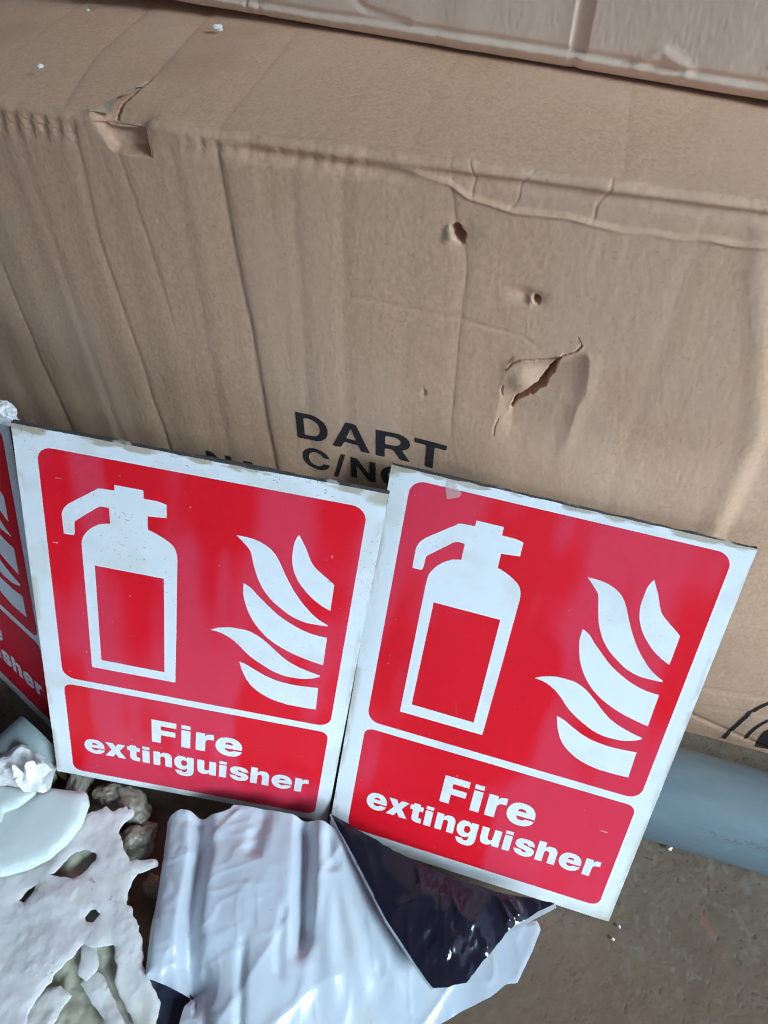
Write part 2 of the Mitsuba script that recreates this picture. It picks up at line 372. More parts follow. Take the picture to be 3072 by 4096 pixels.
def front_disp(x, z):
    """outward (towards -y) relief of the front face"""
    P = np.stack([x, z, x * 0], -1)
    d = 0.0022 * (meshkit.fbm(P * np.array([5.0, 3.5, 1]), 2, seed=11) - 0.5)
    d += 0.0004 * (meshkit.fbm(P * np.array([60.0, 2.0, 1]), 2, seed=12) - 0.5)
    wob = 0.0022 * (meshkit.noise(P * np.array([0.0, 28.0, 1]), seed=5) - 0.5)
    for poly, depth, wl, wr, z0, z1 in ((C1, 0.0017, 0.010, 0.0026, 0.1, 0.7), (C2, 0.0012, 0.009, 0.0026, 0.1, 0.7), (C3, 0.0009, 0.008, 0.0026, 0.44, 0.7),
                                        (C4, 0.0011, 0.009, 0.0026, 0.1, 0.56), (C5, 0.0008, 0.012, 0.0024, 0.38, 0.7)):
        pl = np.asarray(poly)[::-1]
        xc = np.interp(z, pl[:, 0 + 1], gaussian_filter1d(pl[:, 0], 0.6)) + wob
        t = x - xc
        k = smooth(z0, z0 + 0.05, z) * smooth(z1 + 0.001, z1 - 0.06, z)
        d -= depth * k * np.where(t < 0, np.exp(-np.abs(t) / wl * 1.2), np.exp(-np.abs(t) / wr))
    # soft panel ripples between the creases
    d += 0.00035 * np.sin(x * 2 * math.pi / 0.048 + 2 * meshkit.noise(P * 4, seed=2)) * smooth(-0.05, -0.3, x)
    for xc, dep in ((-0.425, 0.0007), (-0.29, 0.0006), (-0.20, 0.0006), (-0.165, 0.0005), (0.06, 0.0004)):
        d -= dep * np.exp(-((x - xc - 0.01 * (z - 0.5)) / 0.006) ** 2)
    # faint level crease
    zl = np.interp(x, [-0.3, -0.134, -0.077, -0.031, 0.03, 0.12], [0.517, 0.514, 0.512, 0.507, 0.47, 0.455])
    d -= 0.0004 * np.exp(-((z - zl) / 0.0020) ** 2) * smooth(-0.18, -0.13, x) * smooth(-0.01, -0.04, x)
    # the crushed dent
    xl = np.interp(z, [0.36, 0.40, 0.442, 0.476, 0.487], [-0.045, -0.043, -0.041, -0.040, -0.034])
    xr = np.interp(z, [0.36, 0.406, 0.422, 0.455, 0.467, 0.496, 0.51], [0.010, 0.0135, 0.016, 0.0175, 0.021, 0.018, 0.010])
    xc = np.interp(z, [0.36, 0.442, 0.455, 0.468, 0.48, 0.497], [-0.022, -0.030, -0.024, -0.012, -0.0075, -0.003])
    t = np.where(x < xc, (x - xl) / (xc - xl), (xr - x) / (xr - xc))
    zt = np.interp(x, [-0.04, -0.035, -0.022, -0.003, 0.007, 0.02], [0.478, 0.485, 0.490, 0.4965, 0.503, 0.508])
    k = smooth(0.395, 0.455, z) * smooth(zt + 0.001, zt - 0.011, z)
    d -= 0.0056 * k * np.clip(t, 0, 1) ** np.where(x < xc, 1.0, 0.85)
    d += 0.0010 * np.exp(-((x - xr) / 0.006) ** 2) * smooth(0.40, 0.43, z) * smooth(0.505, 0.49, z)
    d += 0.0020 * np.exp(-((z - zt - 0.002) / 0.003) ** 2) * smooth(-0.045, -0.03, x) * smooth(0.014, 0.004, x)
    # cheek lifted left of the long crack
    q = np.exp(-((x + 0.026) / 0.010) ** 2 - ((z - 0.470) / 0.012) ** 2)
    d += 0.0055 * q
    for poly, w, dep, taper in ((CRACK, 0.0027, 0.022, True), (TEAR, 0.0008, 0.003, True), (LCRACK, 0.0005, 0.0014, True), (LCRACK2, 0.0005, 0.0010, True)):
        dd, side, par = seg_dist(x, z, poly)
        ww = w * (np.sin(np.clip(par, 0.03, 0.97) * math.pi) ** 0.6 if taper else (0.4 + 0.9 * meshkit.noise(np.stack([par * 9, par * 0, par * 0], -1), seed=3)))
        ww = ww * (0.75 + 0.5 * meshkit.noise(np.stack([x * 400, z * 400, x * 0], -1), seed=9))
        d -= dep * smooth(ww * 1.25, ww * 0.75, dd)
        if taper and w > 0.001:
            d += 0.0022 * np.exp(-dd / 0.003) * (side < 0)
    # puncture holes with a bent lip at the left
    for cx, cz, rx, rz, dep in ((-0.0835, 0.5735, 0.0038, 0.0062, 0.016), (-0.0268, 0.5365, 0.0022, 0.0030, 0.010)):
        a = 0.5
        ux, uz = (x - cx) * math.cos(a) + (z - cz) * math.sin(a), -(x - cx) * math.sin(a) + (z - cz) * math.cos(a)
        r = np.hypot(ux / rx, uz / rz) + 0.5 * (meshkit.noise(np.stack([x * 350, z * 350, x * 0], -1), seed=21) - 0.5)
        d -= dep * smooth(1.15, 0.75, r)
        d += 0.0022 * np.exp(-((x - cx + rx * 1.7) / (rx * 0.9)) ** 2 - ((z - cz + 0.001) / rz) ** 2)
        d -= 0.0016 * np.exp(-((x - cx - rx * 0.6) / (rx * 2.5)) ** 2 - ((z - cz) / (rz * 1.8)) ** 2)
    d -= 0.003 * np.exp(-((x + 0.036) / 0.008) ** 2 - ((z - 0.5385) / 0.005) ** 2)
    d -= 0.0018 * np.exp(-((x + 0.1005) / 0.0018) ** 2 - ((z - 0.441) / 0.0035) ** 2)
    # the right hand part, pushed in along an upright fold
    xf = np.interp(z, [0.2, 0.454, 0.52, 0.578, 0.62], [0.146, 0.146, 0.125, 0.102, 0.092])
    d -= 0.0030 * smooth(-0.001, 0.014, x - xf) * smooth(0.61, 0.50, z) + 0.0008 * smooth(0.0, 0.010, x - xf)
    d += 0.0010 * np.exp(-((x - xf + 0.004) / 0.007) ** 2)
    # creased foot at the far right
    for zc, s in ((0.075, 0.3), (0.05, -0.4), (0.12, 0.2)):
        d -= 0.002 * np.exp(-((z - zc - s * (x - 0.22)) / 0.004) ** 2) * smooth(0.15, 0.2, x)
    return d


FOLD = np.array([(-0.24, 0.6185), (-0.135, 0.6135), (-0.093, 0.607), (-0.08, 0.600), (-0.051, 0.596), (-0.017, 0.5965), (0.019, 0.593), (0.052, 0.594), (0.12, 0.597), (0.33, 0.60)])


def carton_surface(X, S):
    LA = RAD * math.pi / 2
    th = np.clip((S + LA / 2) / RAD, 0, math.pi / 2)
    y = np.where(S < -LA / 2, YF + RAD + (-S - LA / 2), YF + RAD - RAD * np.sin(th))
    z = np.where(S > LA / 2, ZT - RAD - (S - LA / 2), ZT - RAD + RAD * np.cos(th))
    n = np.stack([np.zeros_like(S), -np.sin(th), np.cos(th)], -1)
    y = y + np.where(S > LA / 2, front_y(z) - YF, 0)
    # shade put into the shape: ends bend back and sag; left darker, right brighter
    back = 0.24 * np.maximum(0, -0.15 - X) ** 2 + 0.26 * np.clip(X + 0.02, 0, 0.3) ** 2 * smooth(0.05, 0.38, z)
    y, z = y + back, z - 0.39 * back * smooth(0.0, 0.4, z)
    onf = smooth(0.004, 0.016, S)
    d = front_disp(X, z) * onf + 0.010 * smooth(-0.11, -0.02, X) * smooth(0.44, 0.37, z) * smooth(0.0, 0.25, z) * onf
    Q = np.stack([X, S, X * 0], -1)
    # worn, wavy edge
    e = np.exp(-(S / 0.011) ** 2)
    d += e * (0.0042 * (meshkit.fbm(Q * np.array([24.0, 30.0, 1]), 3, seed=31) - 0.55))
    d += e * 0.0009 * (meshkit.fbm(Q * np.array([150.0, 110.0, 1]), 3, seed=33) - 0.5)
    left = smooth(-0.34, -0.40, X)
    tick = (np.sin((X + 0.25 * S) * 2 * math.pi / 0.0135 + 3 * meshkit.noise(Q * np.array([12.0, 0, 1]), seed=8)) > 0.1) * 1.0
    d -= 0.0016 * tick * np.exp(-((S - 0.012) / 0.008) ** 2) * left
    tick2 = (np.sin((X + 0.2 * S) * 2 * math.pi / 0.0115) > 0.3) * 1.0
    d -= 0.0009 * tick2 * np.exp(-((S - 0.010) / 0.007) ** 2) * smooth(-0.29, -0.26, X) * smooth(-0.12, -0.16, X) * (0.3 + 0.9 * meshkit.noise(Q * np.array([50.0, 0, 1]), seed=81))
    # lip and groove under it
    g = smooth(-0.27, -0.22, X)
    d -= 0.0034 * g * np.exp(-((S - 0.0105) / 0.0042) ** 2) * smooth(-0.10, -0.14, X)
    # crushed band between the edge and the fold line
    sf = ZT - np.interp(X, FOLD[:, 0], FOLD[:, 1]) + 0.0015 * (meshkit.noise(Q * np.array([60.0, 0, 1]), seed=41) - 0.5)
    rb = smooth(-0.14, -0.07, X)
    d -= 0.0026 * rb * smooth(0.002, 0.007, S) * smooth(sf + 0.0015, sf - 0.003, S) * (0.4 + 0.6 * np.exp(-((S - 0.0075) / 0.0045) ** 2))
    d += 0.0009 * rb * np.exp(-((S - sf - 0.0008) / 0.0016) ** 2) * (0.3 + 1.2 * meshkit.noise(Q * np.array([38.0, 0, 1]), seed=43))
    for xc, a in ((-0.0795, 0.18), (-0.0445, -0.35), (0.0035, -0.3)):
        dx = X - xc - a * S - 0.0012 * np.sin(S * 330 + xc * 90)
        d -= 0.0006 * np.exp(-(dx / 0.0009) ** 2) * smooth(-0.006, -0.002, S) * smooth(sf + 0.003, sf - 0.002, S)
    # notch with a torn pocket
    w = np.exp(-((X + 0.326) / 0.020) ** 4)
    d -= 0.0075 * w * np.exp(-((S + 0.002) / 0.012) ** 2)
    xa, xb = -0.349 + 0.6 * np.clip(S - 0.004, 0, 0.02), -0.306
    pk = smooth(xa - 0.001, xa + 0.004, X) * smooth(xb + 0.0006, xb - 0.001, X) * smooth(0.0035, 0.006, S) * smooth(0.0235, 0.0195, S)
    d -= 0.0140 * pk * (0.30 + 0.70 * smooth(-0.346, -0.310, X))
    d += 0.003 * np.exp(-((X + 0.350) / 0.006) ** 2 - ((S + 0.004) / 0.008) ** 2)
    # creases of the top face
    yb = YF + RAD - S
    top = smooth(-0.002, -0.012, S)
    for pts, dep, wl in (([(0.44, -0.372), (0.475, -0.387), (0.573, -0.428), (0.675, -0.452), (0.75, -0.468)], 0.0016, 0.008), ([(0.44, -0.325), (0.517, -0.346), (0.608, -0.366), (0.682, -0.383), (0.75, -0.397)], 0.0015, 0.008),
                         ([(0.50, -0.494), (0.58, -0.514), (0.647, -0.533), (0.72, -0.552)], 0.0014, 0.007), ([(0.44, -0.25), (0.56, -0.268), (0.7, -0.288)], 0.0006, 0.006), ([(0.44, -0.12), (0.6, -0.135)], 0.0003, 0.005), ([(0.44, 0.01), (0.6, 0.004)], 0.0003, 0.005)):
        pts = np.asarray(pts)
        t = X - np.interp(yb, pts[:, 0], pts[:, 1])
        d -= top * dep * np.where(t < 0, np.exp(-np.abs(t) / (wl * 1.6)), np.exp(-np.abs(t) / (wl * 0.5)))
    d += top * 0.004 * (meshkit.fbm(np.stack([X * 4, yb * 4, X * 0], -1), 3, seed=51) - 0.5)
    # torn white flap line beside the notch
    dd, side, par = seg_dist(X, yb, [(-0.334, 0.458), (-0.339, 0.480), (-0.342, 0.505), (-0.347, 0.528)])
    d -= top * 0.0035 * smooth(0.0016, 0.0006, dd)
    d += top * 0.003 * np.exp(-dd / 0.006) * (side < 0) * smooth(0.54, 0.50, yb)
    return np.stack([X, y, z], -1) + n * d[..., None]


xs = np.unique(np.r_[np.linspace(-0.77, -0.58, 24), np.arange(-0.58, -0.105, 0.0016), np.arange(-0.105, 0.03, 0.0007), np.arange(0.03, 0.37, 0.002)].round(6))
ss = np.unique(np.r_[np.linspace(-0.46, -0.10, 110), np.arange(-0.10, -0.018, 0.0016), np.arange(-0.018, 0.05, 0.0007), np.arange(0.05, 0.105, 0.0012),
                     np.arange(0.105, 0.235, 0.0007), np.arange(0.235, 0.32, 0.0025), np.linspace(0.32, 0.6215, 70)].round(6))
P, F = grid(xs, ss, carton_surface)
US, VS = np.meshgrid(xs, ss, indexing='ij')
n0 = len(P)
P[:, 2] = np.maximum(P[:, 2], -0.004)
# the other faces of the carton
x0, x1, yb1 = xs[0], xs[-1], YF + RAD + 0.46
nx, ns = len(xs), len(ss)
idx = np.arange(n0).reshape(nx, ns)
extra = np.array([[x0, yb1, 0], [x1, yb1, 0]])
V = np.vstack([P, extra])
FF = [F]
for col, c in ((idx[0], n0), (idx[-1], n0 + 1)):
    FF.append(np.stack([col[:-1], col[1:], np.full(ns - 1, c)], 1))
bk = idx[:, 0]
FF.append(np.stack([bk[:-1], bk[1:], np.full(nx - 1, n0)], 1))
FF.append(np.array([[bk[-1], n0 + 1, n0]]))
uv = np.vstack([np.stack([US.ravel(), VS.ravel()], 1), [[0, 0], [0, 0]]])
put('cardboard_carton__body', (V, np.vstack(FF)), 'cardboard', True, uv=uv)
tag('cardboard_carton', 'large brown cardboard carton with a torn dent and black lettering behind the two front signs', 'cardboard box')

# ---- glyph outlines, in thousandths of the cap height
GLYPHS = {"F":[[[[57,-2],[53,2],[54,998],[802,999],[801,765],[336,764],[332,760],[335,586],[774,585],[775,361],[334,359],[331,-1]]]],"r":[[[[62,0],[57,5],[58,707],[313,709],[316,604],[320,600],[360,666],[398,693],[468,709],[559,709],[560,496],[445,494],[407,485],[379,468],[358,447],[334,405],[325,360],[324,2]]]],"e":[[[[31,322],[30,385],[44,468],[74,542],[104,588],[154,641],[208,679],[287,711],[345,723],[430,725],[495,716],[556,698],[627,658],[675,618],[720,558],[748,500],[769,415],[768,291],[291,289],[298,247],[324,205],[350,186],[399,172],[450,174],[481,184],[505,198],[535,233],[767,231],[755,182],[736,144],[712,110],[676,74],[634,44],[574,14],[516,-4],[463,-14],[375,-16],[283,0],[211,30],[162,63],[115,107],[69,177],[41,250]],[[295,450],[299,442],[518,442],[522,446],[510,484],[484,511],[462,524],[424,533],[378,531],[345,519],[312,491]]]],"x":[[[[6,6],[245,361],[35,687],[26,708],[306,709],[396,544],[488,709],[764,708],[764,700],[541,369],[762,30],[775,1],[493,0],[393,180],[289,0],[11,0]]]],"t":[[[[14,705],[18,709],[132,712],[135,903],[399,902],[401,711],[547,706],[546,508],[405,506],[400,501],[403,234],[413,216],[433,206],[546,202],[545,1],[361,0],[301,7],[243,23],[215,37],[172,73],[147,120],[133,185],[133,502],[14,508]]]],"n":[[[[62,0],[57,5],[59,708],[320,709],[323,608],[327,604],[398,681],[437,704],[491,721],[575,725],[621,718],[670,700],[709,673],[736,643],[764,595],[787,504],[788,1],[523,2],[519,420],[507,454],[479,484],[450,496],[411,499],[373,487],[349,466],[337,446],[327,413],[324,2]]]],"g":[[[[31,329],[30,398],[37,454],[69,553],[115,625],[153,663],[211,700],[288,723],[357,725],[388,721],[432,707],[471,684],[526,627],[531,631],[534,709],[797,709],[799,15],[785,-73],[766,-123],[738,-170],[687,-221],[636,-251],[578,-272],[490,-288],[382,-291],[303,-281],[227,-258],[169,-226],[130,-192],[97,-144],[71,-82],[67,-49],[315,-48],[342,-84],[366,-98],[407,-108],[469,-100],[504,-77],[526,-36],[533,2],[533,111],[525,113],[502,77],[472,49],[439,30],[404,18],[360,11],[308,11],[273,16],[213,35],[140,82],[85,149],[48,230]],[[300,361],[311,295],[323,269],[347,241],[373,225],[397,217],[453,222],[493,246],[528,297],[540,347],[535,421],[516,465],[484,500],[441,519],[390,519],[356,505],[323,470],[304,418]]]],"u":[[[[57,705],[62,709],[324,708],[327,289],[344,249],[365,227],[397,213],[438,211],[474,223],[498,244],[510,263],[519,296],[523,707],[788,708],[788,1],[527,0],[524,101],[520,105],[483,60],[440,21],[405,3],[344,-14],[272,-16],[237,-11],[181,7],[137,37],[111,66],[83,115],[60,205]]]],"s":[[[[25,227],[30,231],[287,231],[303,198],[321,180],[343,167],[374,160],[408,160],[439,167],[454,175],[471,195],[474,207],[468,221],[437,242],[241,277],[177,295],[123,323],[76,368],[55,405],[44,445],[41,508],[46,537],[60,579],[76,607],[105,641],[144,670],[198,695],[276,716],[341,723],[463,718],[544,700],[602,675],[647,643],[695,586],[718,525],[723,494],[719,471],[484,471],[473,502],[452,525],[401,545],[341,537],[319,523],[309,505],[312,487],[321,475],[362,456],[555,423],[636,398],[689,365],[720,329],[739,285],[744,257],[744,214],[732,161],[694,94],[662,63],[618,32],[523,-4],[429,-18],[308,-14],[227,5],[140,46],[80,99],[44,156]]]],"h":[[[[62,0],[57,5],[57,999],[322,1002],[326,609],[333,610],[386,672],[437,704],[505,723],[575,725],[638,714],[696,684],[729,652],[764,595],[780,543],[789,478],[789,3],[523,2],[519,420],[507,454],[479,484],[450,496],[411,499],[373,487],[349,466],[337,446],[327,413],[324,2]]]],"bD":[[[[80,0],[76,5],[76,998],[467,1000],[516,995],[578,984],[636,965],[677,947],[737,910],[806,846],[853,778],[895,679],[913,591],[918,462],[904,358],[876,270],[828,183],[766,115],[705,69],[640,37],[576,16],[465,0]],[[277,174],[281,169],[445,169],[510,179],[547,190],[586,209],[621,234],[660,278],[684,320],[707,394],[716,468],[716,534],[705,617],[686,675],[656,729],[617,770],[570,800],[501,824],[447,831],[277,828]]]],"bA":[[[[9,6],[358,998],[614,999],[964,2],[745,1],[675,215],[668,222],[298,222],[221,1],[13,0]],[[352,387],[357,382],[618,385],[489,806],[478,794]]]],"bR":[[[[80,0],[76,5],[76,998],[534,998],[635,975],[721,928],[784,863],[817,801],[835,726],[835,624],[821,563],[780,485],[735,438],[660,387],[856,2],[643,1],[464,351],[282,352],[277,348],[276,2]],[[277,520],[282,515],[484,515],[545,529],[582,550],[617,587],[638,642],[638,709],[615,765],[573,805],[514,828],[483,833],[279,832]]]],"bT":[[[[30,995],[34,1000],[839,998],[837,829],[536,825],[533,1],[334,4],[334,826],[32,829]]]],"bC":[[[[45,457],[46,573],[62,667],[90,748],[124,812],[186,891],[233,931],[307,974],[374,1000],[482,1018],[577,1016],[658,1000],[734,970],[808,921],[864,865],[906,803],[943,713],[954,660],[951,650],[754,650],[722,731],[697,766],[656,802],[585,833],[496,840],[421,824],[365,793],[319,749],[277,680],[256,615],[245,532],[247,440],[263,360],[296,286],[328,241],[374,202],[414,181],[496,162],[541,163],[601,174],[644,193],[697,237],[736,300],[753,350],[954,348],[940,280],[917,220],[854,124],[806,79],[755,44],[709,21],[642,-2],[549,-16],[482,-16],[425,-9],[374,2],[312,26],[224,79],[152,151],[90,254],[60,344]]]],"b/":[[[[9,-151],[5,-147],[7,-134],[323,1041],[330,1048],[489,1048],[492,1040],[174,-144],[167,-151]]]],"bN":[[[[80,0],[76,5],[77,998],[290,998],[627,462],[716,309],[721,314],[716,451],[716,997],[916,999],[917,2],[703,2],[401,481],[277,689],[272,684],[277,3]]]],"bO":[[[[45,457],[46,570],[66,683],[94,757],[140,835],[208,911],[257,947],[332,986],[422,1011],[545,1018],[603,1011],[693,986],[776,942],[858,869],[903,808],[947,718],[970,635],[982,540],[977,409],[959,319],[920,222],[862,137],[792,72],[746,42],[693,16],[603,-9],[545,-16],[478,-16],[381,0],[284,39],[208,92],[147,158],[96,241],[57,356]],[[245,469],[256,385],[275,327],[310,264],[358,214],[414,181],[472,165],[534,162],[599,176],[644,198],[694,239],[732,290],[762,359],[778,440],[780,531],[773,594],[757,657],[715,738],[685,773],[644,805],[585,830],[534,840],[473,837],[426,826],[356,786],[319,749],[293,712],[270,664],[252,594]]]],"bW":[[[[8,994],[11,1002],[216,1002],[221,998],[352,447],[389,259],[396,253],[579,1000],[784,1001],[968,254],[975,261],[1021,489],[1142,998],[1148,1002],[1356,1001],[1088,1],[863,2],[682,703],[675,695],[645,555],[501,2],[275,1]]]]}


def glyph(key):
    return unary_union([Polygon(r[0], r[1:]) for r in GLYPHS[key]]) if key in GLYPHS else None


def letter(key, l, r, base, h, remap=None):
    """the glyph stretched to x from l to r; y up from base, capitals h tall"""
    g = glyph(key)
    x0, _, x1, _ = g.bounds
    fn = lambda a: np.c_[l + (a[:, 0] - x0) / (x1 - x0) * (r - l), base + (remap(a[:, 1] / 1000.0) if remap else a[:, 1] / 1000.0 * h)]
    polys = []
    for p in getattr(g, 'geoms', [g]):
        polys.append(Polygon(fn(np.array(p.exterior.coords)), [fn(np.array(i.coords)) for i in p.interiors]))
    return unary_union(polys)


def on_carton(poly, name, material, lift=0.0005, step=0.0035):
    V, F = [], []
    k = 0
    for g in getattr(poly, 'geoms', [poly]):
        p, f, _, _ = tri2d(g, step, seed=3, edge=0.002)
        S = ZT - p[:, 1] - RAD + RAD * math.pi / 4
        q = carton_surface(p[:, 0], S)
        q[:, 1] -= lift
        V.append(q)
        F.append(f + k)
        k += len(q)
    return put(name, (np.vstack(V), np.vstack(F)), material, True)


z0, hc = 0.3633, 0.0297
dart = [letter(k, l, r, z0, hc) for k, l, r in (('bD', -0.2138, -0.1842), ('bA', -0.1800, -0.1452), ('bR', -0.1396, -0.1085), ('bT', -0.1055, -0.0770))]
z1, hc1 = 0.3283, 0.0252
cno = [letter(k, l, r, z1, hc1) for k, l, r in (('bC', -0.2108, -0.1842), ('b/', -0.1806, -0.1688), ('bN', -0.1638, -0.1400), ('bO', -0.1345, -0.1065))]
woo = [letter('bN', -0.318, -0.290, 0.2890, 0.0262), letter('bA', -0.2860, -0.2560, 0.2890, 0.0262)]
on_carton(unary_union(dart), 'cardboard_carton__upper_lettering', 'print_ink')
on_carton(unary_union(cno), 'cardboard_carton__lower_lettering', 'print_ink')
on_carton(unary_union(woo), 'cardboard_carton__hidden_lettering', 'print_ink')


def stroke(pts, w):
    return LineString(pts).buffer(w / 2, cap_style='flat')


marks = unary_union([stroke([(0.275, 0.004), (0.274, 0.017), (0.273, 0.038), (0.272, 0.066), (0.272, 0.091), (0.274, 0.107), (0.2765, 0.117), (0.280, 0.126), (0.288, 0.134), (0.300, 0.138)], 0.0040),
                     stroke([(0.294, 0.018), (0.291, 0.037), (0.290, 0.054), (0.290, 0.065), (0.291, 0.075), (0.293, 0.087), (0.299, 0.096), (0.306, 0.100)], 0.0032),
                     Polygon([(0.309, 0.006), (0.306, 0.020), (0.302, 0.040), (0.3005, 0.055), (0.302, 0.068), (0.308, 0.078), (0.318, 0.080), (0.326, 0.070), (0.326, 0.006)])])
on_carton(marks, 'cardboard_carton__printed_symbol', 'print_ink')

def raw_strip(name, pts, w, lift=0.0006, seed=1, sub=40, side=1, jag=0.8):
    """a ragged strip of bared brown paper fibre along a line of the carton front (x, z)"""
    ln = LineString(pts)
    r = np.random.default_rng(seed)
    t = np.linspace(0, 1, sub)
    c = np.array([ln.interpolate(a, normalized=True).coords[0] for a in t])
    d = np.gradient(c, axis=0)
    nrm = np.stack([d[:, 1], -d[:, 0]], 1) / np.linalg.norm(d, axis=1, keepdims=True) * side
    ww = w * (1 + jag * r.uniform(-1, 1, sub)) * np.sin(np.clip(t, 0.04, 0.96) * math.pi) ** 0.4
    rows = [c + nrm * (ww * k)[:, None] for k in (0.0, 0.5, 1.0)]
    q = np.vstack(rows)
    P = carton_surface(q[:, 0], ZT - q[:, 1] - RAD + RAD * math.pi / 4)
    P[:, 1] -= lift * np.repeat([1.6, 1.2, 0.4], sub)
    P[:, 2] += 0.0003
    f = []
    for k in range(2):
        i = np.arange(sub - 1) + k * sub
        f += [np.stack([i, i + 1, i + 1 + sub], 1), np.stack([i, i + 1 + sub, i + sub], 1)]
    put(name, (P, np.vstack(f)), 'cardboard_raw', True)


raw_strip('cardboard_carton__torn_edge', CRACK, 0.0016, seed=2, side=-1)
raw_strip('cardboard_carton__torn_edge_001', TEAR, 0.0011, seed=3, side=1)
raw_strip('cardboard_carton__torn_edge_002', [(-0.0905, 0.5790), (-0.0895, 0.5745), (-0.0880, 0.5690)], 0.0034, seed=4, sub=16, side=1, jag=0.4)
raw_strip('cardboard_carton__torn_edge_003', [(-0.0340, 0.5385), (-0.0300, 0.5365), (-0.0285, 0.5335)], 0.0016, seed=5, sub=14, side=1, jag=0.5)
raw_strip('cardboard_carton__scuff', [(-0.1015, 0.4440), (-0.1005, 0.4385)], 0.0022, seed=8, sub=10, side=1, jag=0.5)

# the torn paper lip beside the notch
lx = np.array([-0.3360, -0.3385, -0.3400, -0.3430, -0.3470])
ly = np.array([0.4560, 0.4720, 0.4860, 0.5040, 0.5260])
lw = np.array([0.0150, 0.0120, 0.0085, 0.0065, 0.0010])
hi = carton_surface(lx, YF + RAD - ly) + np.array([0, 0, 1.0]) * np.array([0.007, 0.0085, 0.0075, 0.005, 0.001])[:, None]
lo = carton_surface(lx - lw, YF + RAD - ly + 0.004) + np.array([0, 0, 0.0012])
fl, nl = np.vstack([hi, lo]), len(lx)
put('cardboard_carton__torn_lip', (fl, np.array([[i, i + 1, i + 1 + nl] for i in range(nl - 1)] + [[i, i + 1 + nl, i + nl] for i in range(nl - 1)])), 'cardboard_raw', False)

# ------------------------------------------------------------------ upper carton, turned a little on top of the lower one
UO, UD, UN = np.array([-0.476, 0.724, 0.6205]), np.array([0.979, -0.203, 0.0]), np.array([0.203, 0.979, 0.0])
UD, UN = UD / np.linalg.norm(UD), UN / np.linalg.norm(UN)


def upper_surface(A, H):
    """A along the front, H height above the base"""
    Q = np.stack([A, H, A * 0], -1)
    R = 0.010
    inn = np.where(H < R, R - np.sqrt(np.maximum(R * R - (R - H) ** 2, 0)), 0)
    d = 0.004 * (meshkit.fbm(Q * np.array([6.0, 5.0, 1]), 3, seed=61) - 0.5)
    d += 0.0012 * (meshkit.noise(Q * np.array([40.0, 6.0, 1]), seed=62) - 0.5)
    line = 0.0125 + 0.002 * (meshkit.noise(Q * np.array([14.0, 0, 1]), seed=64) - 0.5)
    d -= 0.0022 * np.exp(-((H - line) / 0.0022) ** 2)
    d += 0.0015 * np.exp(-((H - line + 0.004) / 0.003) ** 2)
    d += 0.0010 * (meshkit.fbm(Q * np.array([150.0, 150.0, 1]), 2, seed=65) - 0.5) * smooth(0.016, 0.008, H)
    xb = 0.4435 + 0.0 * H
    d -= 0.0040 * smooth(0.0066, 0.0045, np.abs(A - xb)) * smooth(0.011, 0.0155, H)
    d -= 0.0030 * np.exp(-((A - 0.4415) / 0.004) ** 2) * smooth(0.014, 0.004, H)
    d -= 0.0030 * smooth(0.0016, 0.0008, np.abs(A - 0.1405 + 0.3 * (H - 0.006)))
    d -= 0.0018 * np.exp(-((A - 0.153) / 0.003) ** 2)
    dd, _, _ = seg_dist(A, H, [(0.245, 0.03), (0.262, 0.019), (0.30, 0.014)])
    d -= 0.0022 * np.exp(-(dd / 0.003) ** 2)
    dd, _, _ = seg_dist(A, H, [(0.49, 0.0125), (0.505, 0.022), (0.525, 0.013)])
    d += 0.0020 * np.exp(-(dd / 0.004) ** 2)
    return UO + A[..., None] * UD + (inn - d)[..., None] * UN + H[..., None] * np.array([0, 0, 1.0])


ua = np.unique(np.r_[np.linspace(-0.35, 0.08, 60), np.arange(0.08, 0.62, 0.0015), np.linspace(0.62, 0.8, 30)].round(6))
uh = np.unique(np.r_[np.arange(0, 0.075, 0.0010), np.linspace(0.075, 0.42, 60)].round(6))
P, F = grid(ua, uh, upper_surface)
A2, H2 = np.meshgrid(ua, uh, indexing='ij')
n0, na, nh = len(P), len(ua), len(uh)
idx = np.arange(n0).reshape(na, nh)
back = [UO + a * UD + 0.45 * UN + np.array([0, 0, h]) for a in (ua[0], ua[-1]) for h in (0.0, uh[-1])]
FF = [F]
for col, c, o in ((idx[0], n0, n0 + 1), (idx[-1], n0 + 2, n0 + 3)):
    FF.append(np.vstack([np.stack([col[:-1], col[1:], np.full(nh - 1, c)], 1), [[col[-1], o, c]]]))
FF.append(np.vstack([np.stack([idx[:-1, -1], idx[1:, -1], np.full(na - 1, n0 + 1)], 1), [[idx[-1, -1], n0 + 3, n0 + 1]]]))
FF.append(np.vstack([np.stack([idx[:-1, 0], idx[1:, 0], np.full(na - 1, n0)], 1), [[idx[-1, 0], n0 + 2, n0]]]))
FF.append(np.array([[n0, n0 + 1, n0 + 3], [n0, n0 + 3, n0 + 2]]))
put('cardboard_carton_001__body', (np.vstack([P, back]), np.vstack(FF)), 'pale_cardboard', True, uv=np.vstack([np.stack([A2.ravel() + 3, H2.ravel()], 1), np.zeros((4, 2))]))
tag('cardboard_carton_001', 'upper brown cardboard carton set back on top of the large dented carton', 'cardboard box')
pa, ph = np.linspace(0.5765, 0.640, 12), np.linspace(0.0215, 0.060, 10)
P, F = grid(pa, ph, lambda A, H: upper_surface(A, H) - 0.0006 * UN)
put('cardboard_carton_001__printed_mark', (P, F), 'red_ink', True)

